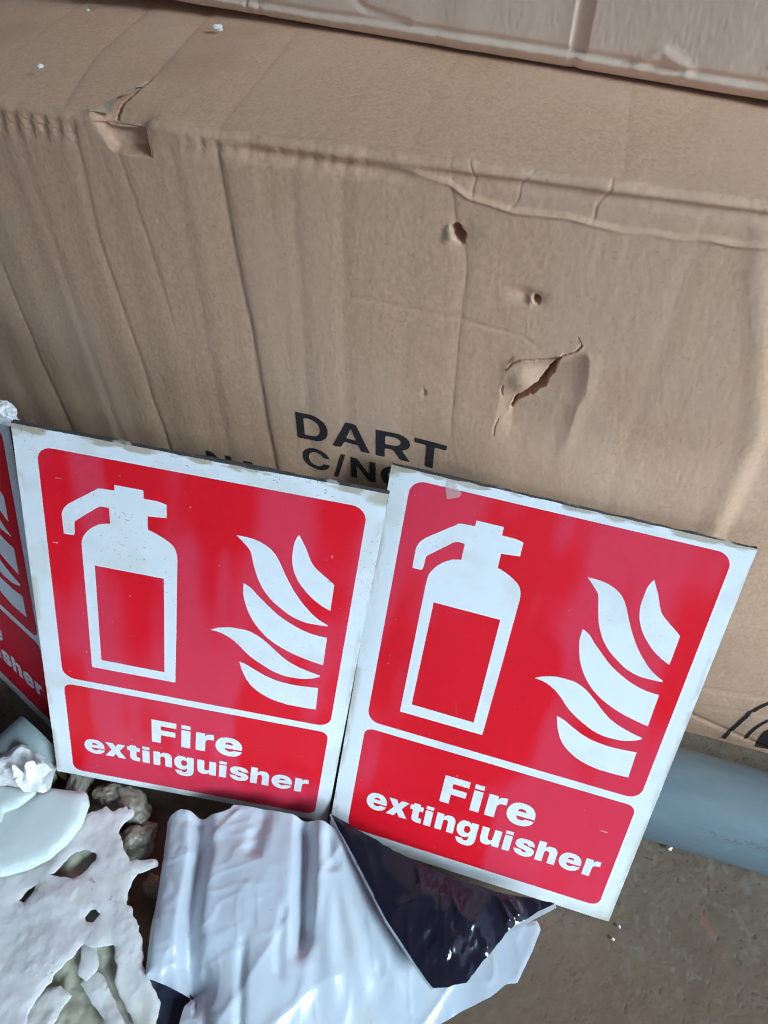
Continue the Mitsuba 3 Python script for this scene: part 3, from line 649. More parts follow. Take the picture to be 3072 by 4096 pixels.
# ------------------------------------------------------------------ unseen roof added to cut the daylight, so the carton darkens leftwards
scene['shade_roof_metal'] = two(principled((0.30, 0.30, 0.29), 0.6, 0.4))
rx, ry = np.arange(-3.0, 2.2801, 0.019), np.array([-2.3, 0.0, 1.6, 3.2])
P, F = grid(rx, ry, lambda U, V: np.stack([U, V, 2.30 + 0.018 * np.sin(U * 2 * math.pi / 0.076)], -1))
put('added_shade_roof', (P, F), 'shade_roof_metal', True, label='corrugated roof added out of view to shade the left of the carton', category='roof')

# ------------------------------------------------------------------ unseen dark crates added at left to block light from that side
scene['blocker_dark'] = principled((0.035, 0.035, 0.04), 0.6, 0.3)
for n, (x0_, y0_, z0_, sx, sy, sz, rz) in enumerate(((-0.95, -0.25, -0.003, 0.60, 0.70, 0.62, 0.0), (-0.96, -0.24, 0.618, 0.60, 0.68, 0.60, 0.03), (-0.95, -0.99, -0.003, 0.60, 0.74, 0.62, 0.02), (-0.96, -0.98, 0.618, 0.60, 0.72, 0.60, -0.02))):
    m = trimesh.creation.box((sx, sy, sz))
    m = m.subdivide().subdivide().subdivide()
    v = np.array(m.vertices)
    v += 0.004 * (np.stack([meshkit.noise(v * 7 + k * 9, seed=k) for k in range(3)], -1) - 0.5)
    c_, s_ = math.cos(rz), math.sin(rz)
    v = v @ np.array([[c_, s_, 0], [-s_, c_, 0], [0, 0, 1]]) + np.array([x0_, y0_, z0_ + sz / 2])
    put('added_shade_crate' + (f'_{n:03d}' if n else ''), (v, np.array(m.faces)), 'blocker_dark', 30, uv=None,
        label=('lower', 'upper')[n % 2] + ' dark crate of the ' + ('inner', 'outer')[n // 2] + ' stack added unseen at left to block light', category='crate')

# ------------------------------------------------------------------ fire extinguisher signs
K = 0.26      # metres per panel width


def rounded(x0, y0, x1, y1, r):
    """r: radii of the corners top left, top right, bottom right, bottom left"""
    pts = []
    for (cx, cy), rr, a0 in (((x0, y0), r[0], 180), ((x1, y0), r[1], 270), ((x1, y1), r[2], 0), ((x0, y1), r[3], 90)):
        ox, oy = (rr if cx == x0 else -rr), (rr if cy == y0 else -rr)
        for a in np.radians(np.linspace(a0, a0 + 90, 9)):
            pts.append((cx + ox + rr * math.cos(a), cy + oy + rr * math.sin(a)))
    return Polygon(pts)


def curve(*segments):
    """a closed outline: each segment a list of points; segments of 3 or more points are smoothed"""
    out = []
    for s in segments:
        s = np.asarray(s, float)
        if len(s) > 2:
            t = np.r_[0, np.cumsum(np.linalg.norm(np.diff(s, axis=0), axis=1))]
            from scipy.interpolate import PchipInterpolator
            tt = np.linspace(0, t[-1], 5 * len(s))
            s = np.stack([PchipInterpolator(t, s[:, 0])(tt), PchipInterpolator(t, s[:, 1])(tt)], 1)
        out.append(s)
    return Polygon(np.vstack(out)).buffer(0)


EXTINGUISHER = curve(
    [(0.2320, 0.0858), (0.3210, 0.0858)], [(0.3215, 0.1155), (0.3215, 0.1155)], [(0.3224, 0.1156), (0.3579, 0.1158), (0.3928, 0.1225)], [(0.3928, 0.1721), (0.3928, 0.1721)],
    [(0.3325, 0.1786), (0.3331, 0.2300)], [(0.3331, 0.2300), (0.3871, 0.2542), (0.4141, 0.2763), (0.4245, 0.3023), (0.4270, 0.326)], [(0.4250, 0.60), (0.4216, 0.8881)], [(0.1147, 0.8881), (0.1145, 0.60)],
    [(0.1140, 0.3560), (0.1157, 0.3236), (0.1295, 0.2896), (0.1587, 0.2572), (0.1907, 0.2385), (0.2118, 0.2345)], [(0.2118, 0.2345), (0.2122, 0.1764)],
    [(0.2122, 0.1764), (0.1940, 0.1740), (0.1747, 0.1806)], [(0.1747, 0.1806), (0.1090, 0.2400)], [(0.1055, 0.2438), (0.0970, 0.2535), (0.0956, 0.2650)], [(0.0950, 0.2960), (0.0900, 0.3060)], [(0.0585, 0.3065), (0.0575, 0.2330)],
    [(0.0575, 0.2317), (0.0680, 0.2060), (0.0920, 0.1800)], [(0.1600, 0.1265), (0.1700, 0.1190)], [(0.1760, 0.1130), (0.1858, 0.1085), (0.1990, 0.1080)], [(0.2316, 0.1065), (0.2316, 0.1065)])
SYMBOL_LABEL = Polygon([(0.1530, 0.4142), (0.3818, 0.4150), (0.3808, 0.8450), (0.1516, 0.8430)])
FLAMES = [
    curve([(0.8058, 0.1406), (0.7939, 0.1815), (0.7925, 0.2286), (0.8005, 0.2748), (0.8203, 0.3192), (0.8496, 0.3572), (0.8848, 0.3895), (0.9366, 0.4180)], [(0.9366, 0.4180), (0.9366, 0.3085)],
          [(0.9366, 0.3085), (0.9259, 0.2990), (0.8916, 0.2728), (0.8616, 0.2460), (0.8474, 0.2207), (0.8324, 0.1865), (0.8186, 0.1619), (0.8070, 0.1406)]),
    curve([(0.6135, 0.1872), (0.6397, 0.2123), (0.6604, 0.2381), (0.6704, 0.2764), (0.6852, 0.3266), (0.7083, 0.3761), (0.7392, 0.4172), (0.7780, 0.4494), (0.8209, 0.4759), (0.8712, 0.4885), (0.9359, 0.4861)],
          [(0.9340, 0.4801), (0.8965, 0.4598), (0.8562, 0.4224), (0.8244, 0.3837), (0.7966, 0.3398), (0.7731, 0.2959), (0.7543, 0.2567), (0.7325, 0.2238), (0.7041, 0.2022), (0.6689, 0.1894), (0.6382, 0.1858), (0.6140, 0.1865)]),
    curve([(0.6454, 0.3700), (0.6452, 0.4012), (0.6534, 0.4456), (0.6703, 0.4941), (0.6978, 0.5412), (0.7396, 0.5876), (0.7923, 0.6213), (0.8447, 0.6431), (0.9012, 0.6580), (0.9405, 0.6660)], [(0.9405, 0.6660), (0.9395, 0.5365)],
          [(0.9395, 0.5365), (0.9005, 0.5345), (0.8541, 0.5232), (0.8110, 0.5034), (0.7637, 0.4740), (0.7290, 0.4430), (0.6945, 0.4100), (0.6689, 0.3830), (0.6460, 0.3698)]),
    curve([(0.5425, 0.5988), (0.5805, 0.5789), (0.6217, 0.5702), (0.6632, 0.5707), (0.7057, 0.5860), (0.7455, 0.6154), (0.7818, 0.6488), (0.8227, 0.6800), (0.8681, 0.6993), (0.9122, 0.7115), (0.9360, 0.7165)],
          [(0.9362, 0.7225), (0.9066, 0.7398), (0.8689, 0.7505), (0.8257, 0.7521), (0.7822, 0.7435), (0.7372, 0.7216), (0.6970, 0.6968), (0.6701, 0.6747), (0.6420, 0.6445), (0.6028, 0.6149), (0.5687, 0.6020), (0.5430, 0.5994)]),
    curve([(0.6494, 0.7240), (0.6597, 0.7595), (0.6771, 0.8002), (0.7009, 0.8337), (0.7334, 0.8593), (0.7701, 0.8777), (0.8065, 0.8875), (0.8470, 0.8925), (0.9393, 0.8895)], [(0.9393, 0.8895), (0.9360, 0.7790)],
          [(0.9360, 0.7790), (0.8981, 0.7833), (0.8550, 0.7866), (0.8024, 0.7835), (0.7536, 0.7710), (0.7089, 0.7497), (0.6732, 0.7303), (0.6500, 0.7228)])]


def caps(xh, asc, desc):
    """squeezes Inter's heights into those of the sign's broad lettering"""
    return lambda y: np.where(y < 0, y / 0.291 * desc, np.where(y < 0.709, y / 0.709 * xh, xh + (y - 0.709) / 0.291 * (asc - xh)))


def flip(poly, base):
    return affinity.affine_transform(poly, [1, 0, 0, -1, 0, base])


def dotted_i(l, r, h):
    return unary_union([sbox(l, 0, r, h * 0.775), sbox(l, h * 0.835, r, h)])


def word_fire():
    m = caps(0.103, 0.1275, 0.04)
    w = [letter('F', 0.3297, 0.4255, 0, 0.1275), dotted_i(0.4455, 0.4805, 0.1275), letter('r', 0.5020, 0.5720, 0, 0, m), letter('e', 0.5790, 0.6830, 0, 0, m)]
    return flip(unary_union(w), 1.2365)


def word_extinguisher():
    m = caps(0.0815, 0.0965, 0.037)
    w = [letter(k, l, r, 0, 0, m) for k, l, r in (('e', 0.0570, 0.1375), ('x', 0.1400, 0.2235), ('t', 0.2290, 0.2800), ('n', 0.3343, 0.4085), ('g', 0.4175, 0.4965), ('u', 0.5105, 0.5855),
                                                  ('s', 0.6405, 0.7165), ('h', 0.7245, 0.7985), ('e', 0.8095, 0.8905), ('r', 0.9020, 0.9560))]
    w += [dotted_i(0.2900, 0.3185, 0.0965), dotted_i(0.5985, 0.6270, 0.0965)]
    return flip(unary_union(w), 1.3735)


FIRE, EXTING = word_fire(), word_extinguisher()


def ragged(x0, y0, x1, y1, seed, amp=(0.0028, 0.0006, 0.0010, 0.0006)):
    """outline of a board with nibbled edges (top, right, bottom, left)"""
    r = np.random.default_rng(seed)
    pts = []
    for k, (a, b) in enumerate((((x0, y0), (x1, y0)), ((x1, y0), (x1, y1)), ((x1, y1), (x0, y1)), ((x0, y1), (x0, y0)))):
        a, b = np.array(a), np.array(b)
        n = 90
        t = np.linspace(0, 1, n, endpoint=False)
        j = gaussian_filter1d(r.normal(size=n), 1.2) * 0.8 + gaussian_filter1d(r.normal(size=n), 5) * 1.2
        nib = np.maximum(j, -0.3) * amp[k]
        nrm = np.array([b[1] - a[1], a[0] - b[0]]) / np.linalg.norm(b - a) * -1
        pts.append(a + t[:, None] * (b - a) + nib[:, None] * nrm)
    return Polygon(np.vstack(pts)).buffer(0)


def sign(key, i, origin, M, rect, label, seed):
    """M: columns right, down, away from the viewer"""
    origin, M = np.array(origin), np.array(M)

    def place(v, w):
        return origin + (np.c_[v * K, np.full(len(v), w)]) @ M.T

    def layer(name, poly, w, mat, step=0.05):
        V, F, UV, k = [], [], [], 0
        for g in getattr(poly, 'geoms', [poly]):
            q, f = trimesh.creation.triangulate_polygon(g, engine='earcut')
            V.append(place(q, w)); F.append(f[:, ::-1] + k); UV.append(q); k += len(q)
        return put(f'{key}__{name}', (np.vstack(V), np.vstack(F)), mat, False, uv=np.vstack(UV))

    wm, rm = f'sign_white_{i}', f'sign_red_{i}'
    outline = ragged(*rect, seed)
    grown = ragged(rect[0], rect[1] - 0.002, rect[2], rect[3], seed + 50, (0.003, 0.001, 0.002, 0.001))
    core = extrude(affinity.scale(grown, K, K, origin=(0, 0)), 0.0046)
    v = np.array(core.vertices)
    core = (origin + np.c_[v[:, :2], v[:, 2] + 0.0004] @ M.T, core.faces)
    put(f'{key}__board_core', core, 'board_core', False)
    layer('white_face', outline, 0.0, wm)
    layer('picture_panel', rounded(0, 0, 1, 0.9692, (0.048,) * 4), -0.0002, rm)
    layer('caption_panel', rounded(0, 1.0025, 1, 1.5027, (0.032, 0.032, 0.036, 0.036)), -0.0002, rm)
    layer('extinguisher_symbol', EXTINGUISHER.difference(SYMBOL_LABEL.buffer(0.0005)), -0.0004, wm)
    for n, f in enumerate(FLAMES):
        layer('flame_symbol' + (f'_{n:03d}' if n else ''), f, -0.0004, wm)
    layer('heading_lettering', FIRE, -0.0004, wm)
    layer('caption_lettering', EXTING, -0.0004, wm)
    tag(key, label, 'sign', 'fire extinguisher signs')
    return place


SA = ([-0.37418324, 0.31820415, 0.41971958], [[0.98047862, -0.06910265, -0.18408284], [0.15803257, -0.28009981, 0.94687370], [-0.11699305, -0.95748051, -0.26371141]])
SB = ([-0.09989799, 0.41663871, 0.37221923], [[0.99941329, -0.02189334, -0.02633919], [0.01422383, -0.43426496, 0.90067289], [-0.03115693, -0.90051910, -0.43369874]])
SC = ([-0.67583266, 0.43961052, 0.39847825], [[0.93012648, -0.08079405, 0.35824160], [-0.36711380, -0.23006530, 0.90127544], [0.00960127, -0.96981559, -0.24365043]])
sign('fire_extinguisher_sign', 0, *SA, (-0.0705, -0.0600, 1.0545, 1.5370), 'left front red and white fire extinguisher sign, its top edge chipped and flecked with dirt', 5)
placeB = sign('fire_extinguisher_sign_001', 1, *SB, (-0.0715, -0.0330, 1.0560, 1.5630), 'right red and white fire extinguisher sign with black film over its lower left corner', 15)
sign('fire_extinguisher_sign_002', 2, *SC, (-0.070, -0.060, 1.055, 1.560), 'shaded fire extinguisher sign at the left edge, mostly hidden behind the left front sign', 25)
tp = np.array([(0.115, 0.008), (0.125, 0.037), (0.145, 0.030), (0.163, 0.021), (0.168, 0.007), (0.153, -0.006), (0.139, -0.029), (0.113, -0.029)])
q, f = trimesh.creation.triangulate_polygon(Polygon(tp), engine='earcut')
scene['tape_film'] = {'type': 'blendbsdf', 'weight': 0.45, 'a': {'type': 'null'}, 'b': two(principled((0.62, 0.56, 0.52), 0.3, 0.5))}
put('fire_extinguisher_sign_001__tape_scrap', (placeB(q, -0.0007), f[:, ::-1]), 'tape_film', False, label='brownish clear tape stuck over the top border')

# ------------------------------------------------------------------ grey pipe behind the signs
def tube(p0, p1, r, wall, bsdf, key, n=72, m=60, wob=0.0, cut=0.0, seed=1):
    p0, p1 = np.array(p0, float), np.array(p1, float)
    ax = (p1 - p0) / np.linalg.norm(p1 - p0)
    a = np.cross(ax, [0, 0, 1.0]); a /= np.linalg.norm(a)
    b = np.cross(a, ax)
    th = np.linspace(0, 2 * math.pi, n, endpoint=False)
    L = np.linalg.norm(p1 - p0)
    prof = [(t, r) for t in np.linspace(0, L - 0.001, m)] + [(L, r - 0.001)] + [(L, r - wall)] + [(t, r - wall) for t in np.linspace(L - 0.001, 0, m // 3)]
    V = []
    for t, rr in prof:
        end = t / L
        tt = t + end ** 6 * cut * np.cos(th - 0.6) + (end > 0.99) * wob * 0.006 * np.interp(th, np.linspace(0, 2 * math.pi, 25), np.random.default_rng(seed).normal(size=25))
        V.append(p0 + tt[:, None] * ax + rr * (np.cos(th)[:, None] * a + np.sin(th)[:, None] * b))
    V = np.array(V)
    k = len(prof)
    i = np.arange(k * n).reshape(k, n)
    i2 = np.roll(i, -1, axis=1)
    F = []
    for s in range(k):
        e = (s + 1) % k
        F.append(np.stack([i[s], i[e], i2[e]], 1)); F.append(np.stack([i[s], i2[e], i2[s]], 1))
    return put(key, (V.reshape(-1, 3), np.vstack(F)), bsdf, 40)


tube((0.95, 0.3695, 0.0450), (-0.33, 0.3695, 0.0450), 0.0494, 0.0035, 'grey_plastic', 'plastic_pipe')
tag('plastic_pipe', 'long grey plastic pipe lying on the floor at right between carton and sign', 'pipe')

# ------------------------------------------------------------------ scraps at the left, under the shaded sign
scene['dull_grey_plastic'] = two(principled(mikit.proc(lambda p, n, uv: mix((0.17, 0.215, 0.22), (0.25, 0.30, 0.295), fbm(p.x * 40.0, p.y * 40.0, p.z * 40.0, octaves=4))), 0.5, 0.4))
tube((-0.68, 0.262, 0.043), (-0.530, 0.198, 0.040), 0.047, 0.0032, 'dull_grey_plastic', 'plastic_pipe_001', wob=1.0, cut=0.018)
tag('plastic_pipe_001', 'short broken piece of grey pipe open at one end, under the shaded sign at left', 'pipe')
tube((-0.4600, 0.2330, 0.034), (-0.4740, 0.1930, 0.033), 0.034, 0.003, 'dull_grey_plastic', 'pipe_fitting', wob=0.8, cut=0.006, m=20, seed=4)
tag('pipe_fitting', 'dull grey plastic pipe fitting, its dark open end towards the white paper scrap', 'pipe fitting')
put('wood_scrap', blob((-0.428, 0.2290, 0.024), (0.016, 0.011, 0.024), 3, 0.35, 1.5, 4, 0.4), 'dirty_wood', 50, label='dark brown scrap of wood between the shaded sign and the left front sign', category='wood scrap')
m = blob((-0.4335, 0.2130, 0.014), (0.016, 0.005, 0.004), 9, 0.3, 1.5, 3, -0.5)
put('wood_scrap_001', m, 'pale_wood', False, label='pale yellowish splinter of wood in front of the dark wood scrap', category='wood scrap')
put('foam_scrap', blob((-0.4225, 0.3450, 0.4185), (0.013, 0.008, 0.010), 14, 0.5, 2.2, 4, -0.5), 'foam', 50, label='small pale foam lump sitting on the upper corner of the shaded sign', category='foam scrap')

# ------------------------------------------------------------------ plaster debris in the left foreground
SL = [(-0.4433, 0.0748), (-0.4104, 0.0982), (-0.393, 0.1093), (-0.3779, 0.1241), (-0.3688, 0.1409), (-0.3648, 0.1558), (-0.365, 0.1681), (-0.3553, 0.179), (-0.3482, 0.1845), (-0.3398, 0.1823), (-0.3365, 0.1855), (-0.3335, 0.189), (-0.3316, 0.1872),
      (-0.3298, 0.1917), (-0.3262, 0.1885), (-0.3209, 0.1913), (-0.3171, 0.1877), (-0.3226, 0.1766), (-0.3238, 0.1701), (-0.3162, 0.1602), (-0.3045, 0.149), (-0.297, 0.1448), (-0.2855, 0.1505), (-0.2728, 0.1544), (-0.2687, 0.1499), (-0.2792, 0.1424),
      (-0.2858, 0.1368), (-0.2868, 0.1274), (-0.2827, 0.1122), (-0.2766, 0.11), (-0.2601, 0.098), (-0.25, 0.0857), (-0.2391, 0.0681), (-0.2263, 0.0601), (-0.2158, 0.0518), (-0.2119, 0.0344), (-0.2106, 0.0221), (-0.2203, 0.0191), (-0.2345, 0.0335),
      (-0.2543, 0.0468), (-0.2611, 0.0542), (-0.2641, 0.0629), (-0.2742, 0.077), (-0.2905, 0.0707), (-0.3023, 0.0696), (-0.3053, 0.0575), (-0.3114, 0.0458), (-0.3148, 0.0305), (-0.3181, 0.0156), (-0.3161, 0.0023), (-0.3091, -0.0135), (-0.3595, -0.029), (-0.46, 0.0)]
HOLES = [[(-0.3648, 0.1124), (-0.359, 0.1263), (-0.3534, 0.1383), (-0.3457, 0.1421), (-0.3335, 0.143), (-0.3297, 0.1383), (-0.3328, 0.1272), (-0.3403, 0.1157), (-0.3531, 0.1124)],
         [(-0.3808, 0.0832), (-0.3816, 0.0911), (-0.3762, 0.0976), (-0.3711, 0.0999), (-0.3718, 0.0914), (-0.375, 0.0843)],
         [(-0.3121, 0.091), (-0.3106, 0.0975), (-0.3048, 0.0986), (-0.2994, 0.095), (-0.3026, 0.0874), (-0.3079, 0.0858)]]


def rough_outline(poly, amp, freq, seed, step=0.0015):
    """the same outline with a fine uneven edge"""
    def fix(ring):
        n = int(ring.length / step)
        p = np.array([ring.interpolate(t, normalized=True).coords[0] for t in np.arange(n) / n])
        q = np.c_[p, np.zeros(n)] * freq
        return p + amp * 2 * np.stack([meshkit.fbm(q, 3, seed=seed) - 0.5, meshkit.fbm(q + 31, 3, seed=seed) - 0.5], 1)
    return Polygon(fix(poly.exterior), [fix(i) for i in poly.interiors]).buffer(0)


def noise2(x, y, f, seed, o=3):
    return meshkit.fbm(np.stack([x * f, y * f, x * 0], -1), o, seed=seed) - 0.5


slab_poly = rough_outline(Polygon(SL, HOLES), 0.0022, 190, 3)
put('plaster_slab__skin', slab(slab_poly, 0.0028, lambda x, y, d: 0.0440 + 0.010 * noise2(x, y, 13, 5) + 0.0042 * noise2(x, y, 48, 6, 4) - 0.0016 * np.exp(-d / 0.0018) - 0.016 * smooth(0.075, 0.02, y) * smooth(-0.30, -0.25, x)
                               + 0.005 * np.exp(-((x + 0.352) / 0.02) ** 2 - ((y - 0.093) / 0.012) ** 2), 0.0032, seed=2), 'plaster', 50)
L2 = Polygon([(-0.2876, 0.0535), (-0.2805, 0.057), (-0.2708, 0.0514), (-0.254, 0.0388), (-0.2374, 0.0286), (-0.2272, 0.0188), (-0.247, 0.0127), (-0.2582, 0.026), (-0.2762, 0.0355), (-0.2915, 0.0426)])
L3 = Polygon([(-0.3265, 0.0188), (-0.321, 0.0288), (-0.3076, 0.0365), (-0.2934, 0.0337), (-0.2972, 0.0255), (-0.2974, 0.0101), (-0.2963, -0.0025), (-0.3185, -0.0093), (-0.3228, 0.005)])
L4 = Polygon([(-0.3062, 0.070), (-0.2950, 0.0735), (-0.2825, 0.0616), (-0.2816, 0.0563), (-0.2877, 0.0465), (-0.2955, 0.049)])
for n, (pl, z, sd) in enumerate(((L2, 0.031, 11), (L3, 0.031, 12), (L4, 0.036, 13))):
    put('plaster_slab__strip' + (f'_{n:03d}' if n else ''), slab(rough_outline(pl, 0.0016, 150, sd), 0.0022, lambda x, y, d, z=z, sd=sd: z + 0.006 * noise2(x, y, 40, sd) - 0.0015 * np.exp(-d / 0.0018), 0.0032, seed=sd), 'plaster', 50)
BED = Polygon([(-0.46, 0.005), (-0.455, 0.12), (-0.385, 0.135), (-0.352, 0.160), (-0.330, 0.165), (-0.306, 0.140), (-0.296, 0.118), (-0.284, 0.100), (-0.268, 0.085), (-0.246, 0.066), (-0.234, 0.045), (-0.228, 0.020), (-0.240, -0.02), (-0.33, -0.035)])
put('clay_rubble', slab(rough_outline(BED, 0.004, 90, 44), 0.0026, lambda x, y, d: 0.0335 + 0.014 * noise2(x, y, 34, 45, 4) + 0.006 * noise2(x, y, 120, 46) - 0.014 * np.exp(-d / 0.006) - 0.017 * smooth(0.080, 0.045, y) * smooth(-0.34, -0.315, x), 0.03, seed=12,
    bottom=lambda x, y, d: -0.004 + 0 * x), 'olive_clay', 60, label='olive beige crumbled rubble showing through the holes and between the legs of the plaster skin', category='rubble', kind='stuff')
tag('plaster_slab', 'pinkish white dried plaster skin with holes and ragged legs in the lower left corner', 'plaster')
S2 = Polygon([(-0.4753, 0.1209), (-0.462, 0.135), (-0.4474, 0.1463), (-0.4261, 0.1591), (-0.4181, 0.1728), (-0.4067, 0.182), (-0.3877, 0.1854), (-0.3708, 0.1891), (-0.363, 0.1803), (-0.3588, 0.1599), (-0.3623, 0.1393), (-0.3708, 0.1222), (-0.3856, 0.1077), (-0.4026, 0.0968), (-0.4262, 0.084), (-0.47, 0.075)])
put('plaster_slab_001', slab(rough_outline(S2.buffer(0.004).buffer(-0.004), 0.0007, 90, 21), 0.003, lambda x, y, d: 0.0585 + 0.005 * noise2(x, y, 16, 23) - 0.005 * np.exp(-d / 0.004), 0.010, seed=4,
                             bottom=lambda x, y, d: 0.0475 + 0.0 * x), 'plaster_green', 50, label='smooth greenish white plaster piece lying on the holed plaster skin', category='plaster')
S3 = Polygon([(-0.50, 0.150), (-0.4543, 0.1672), (-0.4373, 0.1708), (-0.4179, 0.1736), (-0.4205, 0.1648), (-0.4265, 0.1535), (-0.4351, 0.1462), (-0.4315, 0.1366), (-0.454, 0.1206), (-0.50, 0.12)])
put('plaster_slab_002', slab(rough_outline(S3, 0.0008, 90, 31), 0.003, lambda x, y, d: 0.0635 + 0.004 * noise2(x, y, 22, 33) - 0.003 * np.exp(-d / 0.003) - 0.10 * np.maximum(x + 0.44, 0), 0.0035, seed=5), 'plaster_green', 50,
    label='greyish plaster flake at the left edge under the white paper scrap', category='plaster')
PP = Polygon([(-0.4414, 0.1797), (-0.4385, 0.1831), (-0.4303, 0.1815), (-0.4268, 0.1880), (-0.4234, 0.1943), (-0.4200, 0.1905), (-0.4150, 0.1938), (-0.4094, 0.1946), (-0.4060, 0.1925), (-0.3994, 0.1928), (-0.3985, 0.185), (-0.3975, 0.1773), (-0.4038, 0.1714), (-0.4233, 0.1669), (-0.4342, 0.1723)])
P, F = sheet(PP, 0.0036, lambda x, y, d: 0.072 + 0.020 * np.abs(noise2(x, y, 55, 41, 2)) + 0.55 * (y - 0.18) + 0.012 * np.abs(np.sin((x * 0.8 + y * 0.5) * 260)) * smooth(-0.415, -0.43, x), seed=6)
put('paper_scrap', (P, F), 'paper', False, label='crumpled white paper scrap lying below the corner of the left front sign', category='paper')
put('plaster_lump', blob((-0.458, 0.190, 0.040), (0.034, 0.024, 0.036), 8, 0.35, 1.8, 5, 0.3), 'plaster', 50, label='rough white plaster lump at the left edge behind the paper scrap', category='plaster')
STONES = [((-0.3372, 0.2000, 0.014), (0.026, 0.017, 0.021), 31, 'olive grey stone just below the left front sign, beside the dark gap'),
          ((-0.3610, 0.2020, 0.018), (0.019, 0.013, 0.017), 32, 'olive stone under the ragged top of the plaster skin'),
          ((-0.3125, 0.1700, 0.013), (0.020, 0.017, 0.020), 33, 'dark olive stone between the plaster skin and the white film'),
          ((-0.3990, 0.2060, 0.022), (0.032, 0.011, 0.017), 34, 'flat pale grey stone along the lower edge of the left front sign'),
          ((-0.2764, 0.1377, 0.009), (0.011, 0.009, 0.010), 35, 'small grey pebble in the dark gap beside the white film')]
for n, (c, r, sd, lab) in enumerate(STONES):
    key = 'stone' + (f'_{n:03d}' if n else '')
    put(key, blob(c, r, sd, 0.40 if n < 5 else 0.16, 1.9, 4, sd * 0.7 if n < 5 else 0.0), 'olive_stone' if n < 5 else 'olive_clay', 50, label=lab, category='stone')

# ------------------------------------------------------------------ white plastic film, black inside
OUT = [(-0.2778, 0.1875, 0.060), (-0.2751, 0.1942, 0.060), (-0.2663, 0.2004, 0.060), (-0.2563, 0.2014, 0.060), (-0.246, 0.2018, 0.060), (-0.2311, 0.2078, 0.060), (-0.2205, 0.2167, 0.060), (-0.2196, 0.2212, 0.060), (-0.1919, 0.2256, 0.060), (-0.1497, 0.2296, 0.060),
       (-0.1244, 0.2312, 0.060), (-0.1150, 0.2292, 0.060), (-0.075, 0.222, 0.048), (-0.02, 0.214, 0.036), (0.04, 0.214, 0.022), (0.0671, 0.210, 0.014), (0.0812, 0.2150, 0.012), (0.0959, 0.2200, 0.012), (0.1005, 0.2132, 0.012), (0.0966, 0.1952, 0.012), (0.0862, 0.1639, 0.012),
       (0.0771, 0.1595, 0.012), (0.065, 0.1453, 0.012), (0.0452, 0.1299, 0.012), (0.0263, 0.1125, 0.012), (0.0085, 0.0932, 0.012), (-0.0064, 0.0715, 0.012), (-0.04, 0.02, 0.012), (-0.07, -0.03, 0.012), (-0.16, -0.05, 0.02), (-0.182, 0.0, 0.03), (-0.185, 0.0279, 0.040),
       (-0.1898, 0.0418, 0.040), (-0.1915, 0.055, 0.040), (-0.1884, 0.0616, 0.040), (-0.2147, 0.0636, 0.045), (-0.2334, 0.0636, 0.055), (-0.2377, 0.0731, 0.055), (-0.246, 0.0961, 0.055), (-0.2536, 0.1196, 0.055), (-0.2628, 0.1452, 0.055), (-0.2732, 0.1747, 0.057)]
INNER = [(-0.215, 0.165, 0.062), (-0.165, 0.165, 0.060), (-0.115, 0.165, 0.054), (-0.07, 0.155, 0.044), (-0.02, 0.14, 0.028), (-0.21, 0.115, 0.056), (-0.15, 0.11, 0.054), (-0.10, 0.11, 0.044), (-0.05, 0.09, 0.026), (-0.16, 0.06, 0.048), (-0.10, 0.04, 0.034), (-0.14, 0.0, 0.036), (0.05, 0.18, 0.016), (0.0, 0.18, 0.028)]
ctrl = np.array(OUT + INNER)
rbf = RBFInterpolator(ctrl[:, :2], ctrl[:, 2], kernel='thin_plate_spline', smoothing=2e-6)
FOLDS = [([(-0.2502, 0.2020), (-0.2341, 0.1685), (-0.2278, 0.1449), (-0.2178, 0.1118), (-0.2037, 0.0824), (-0.1907, 0.065)], 0.017, 0.0120, 0.005),
         ([(-0.1497, 0.2330), (-0.1356, 0.199), (-0.1248, 0.1644), (-0.1136, 0.1325), (-0.1092, 0.1083)], 0.024, 0.0100, 0.0055),
         ([(-0.1351, 0.1492), (-0.1304, 0.1216), (-0.1222, 0.1021), (-0.1125, 0.0944)], 0.003, 0.006, 0.004),
         ([(-0.1892, 0.2232), (-0.1863, 0.1966), (-0.1831, 0.1765)], 0.005, 0.010, 0.007),
         ([(-0.1608, 0.1122), (-0.1543, 0.0922), (-0.1448, 0.0689), (-0.130, 0.03)], 0.004, 0.005, 0.004),
         ([(-0.186, 0.085), (-0.170, 0.05), (-0.155, 0.01)], 0.004, 0.005, 0.005),
         ([(-0.118, 0.225), (-0.112, 0.205), (-0.102, 0.19)], 0.004, 0.006, 0.006)]


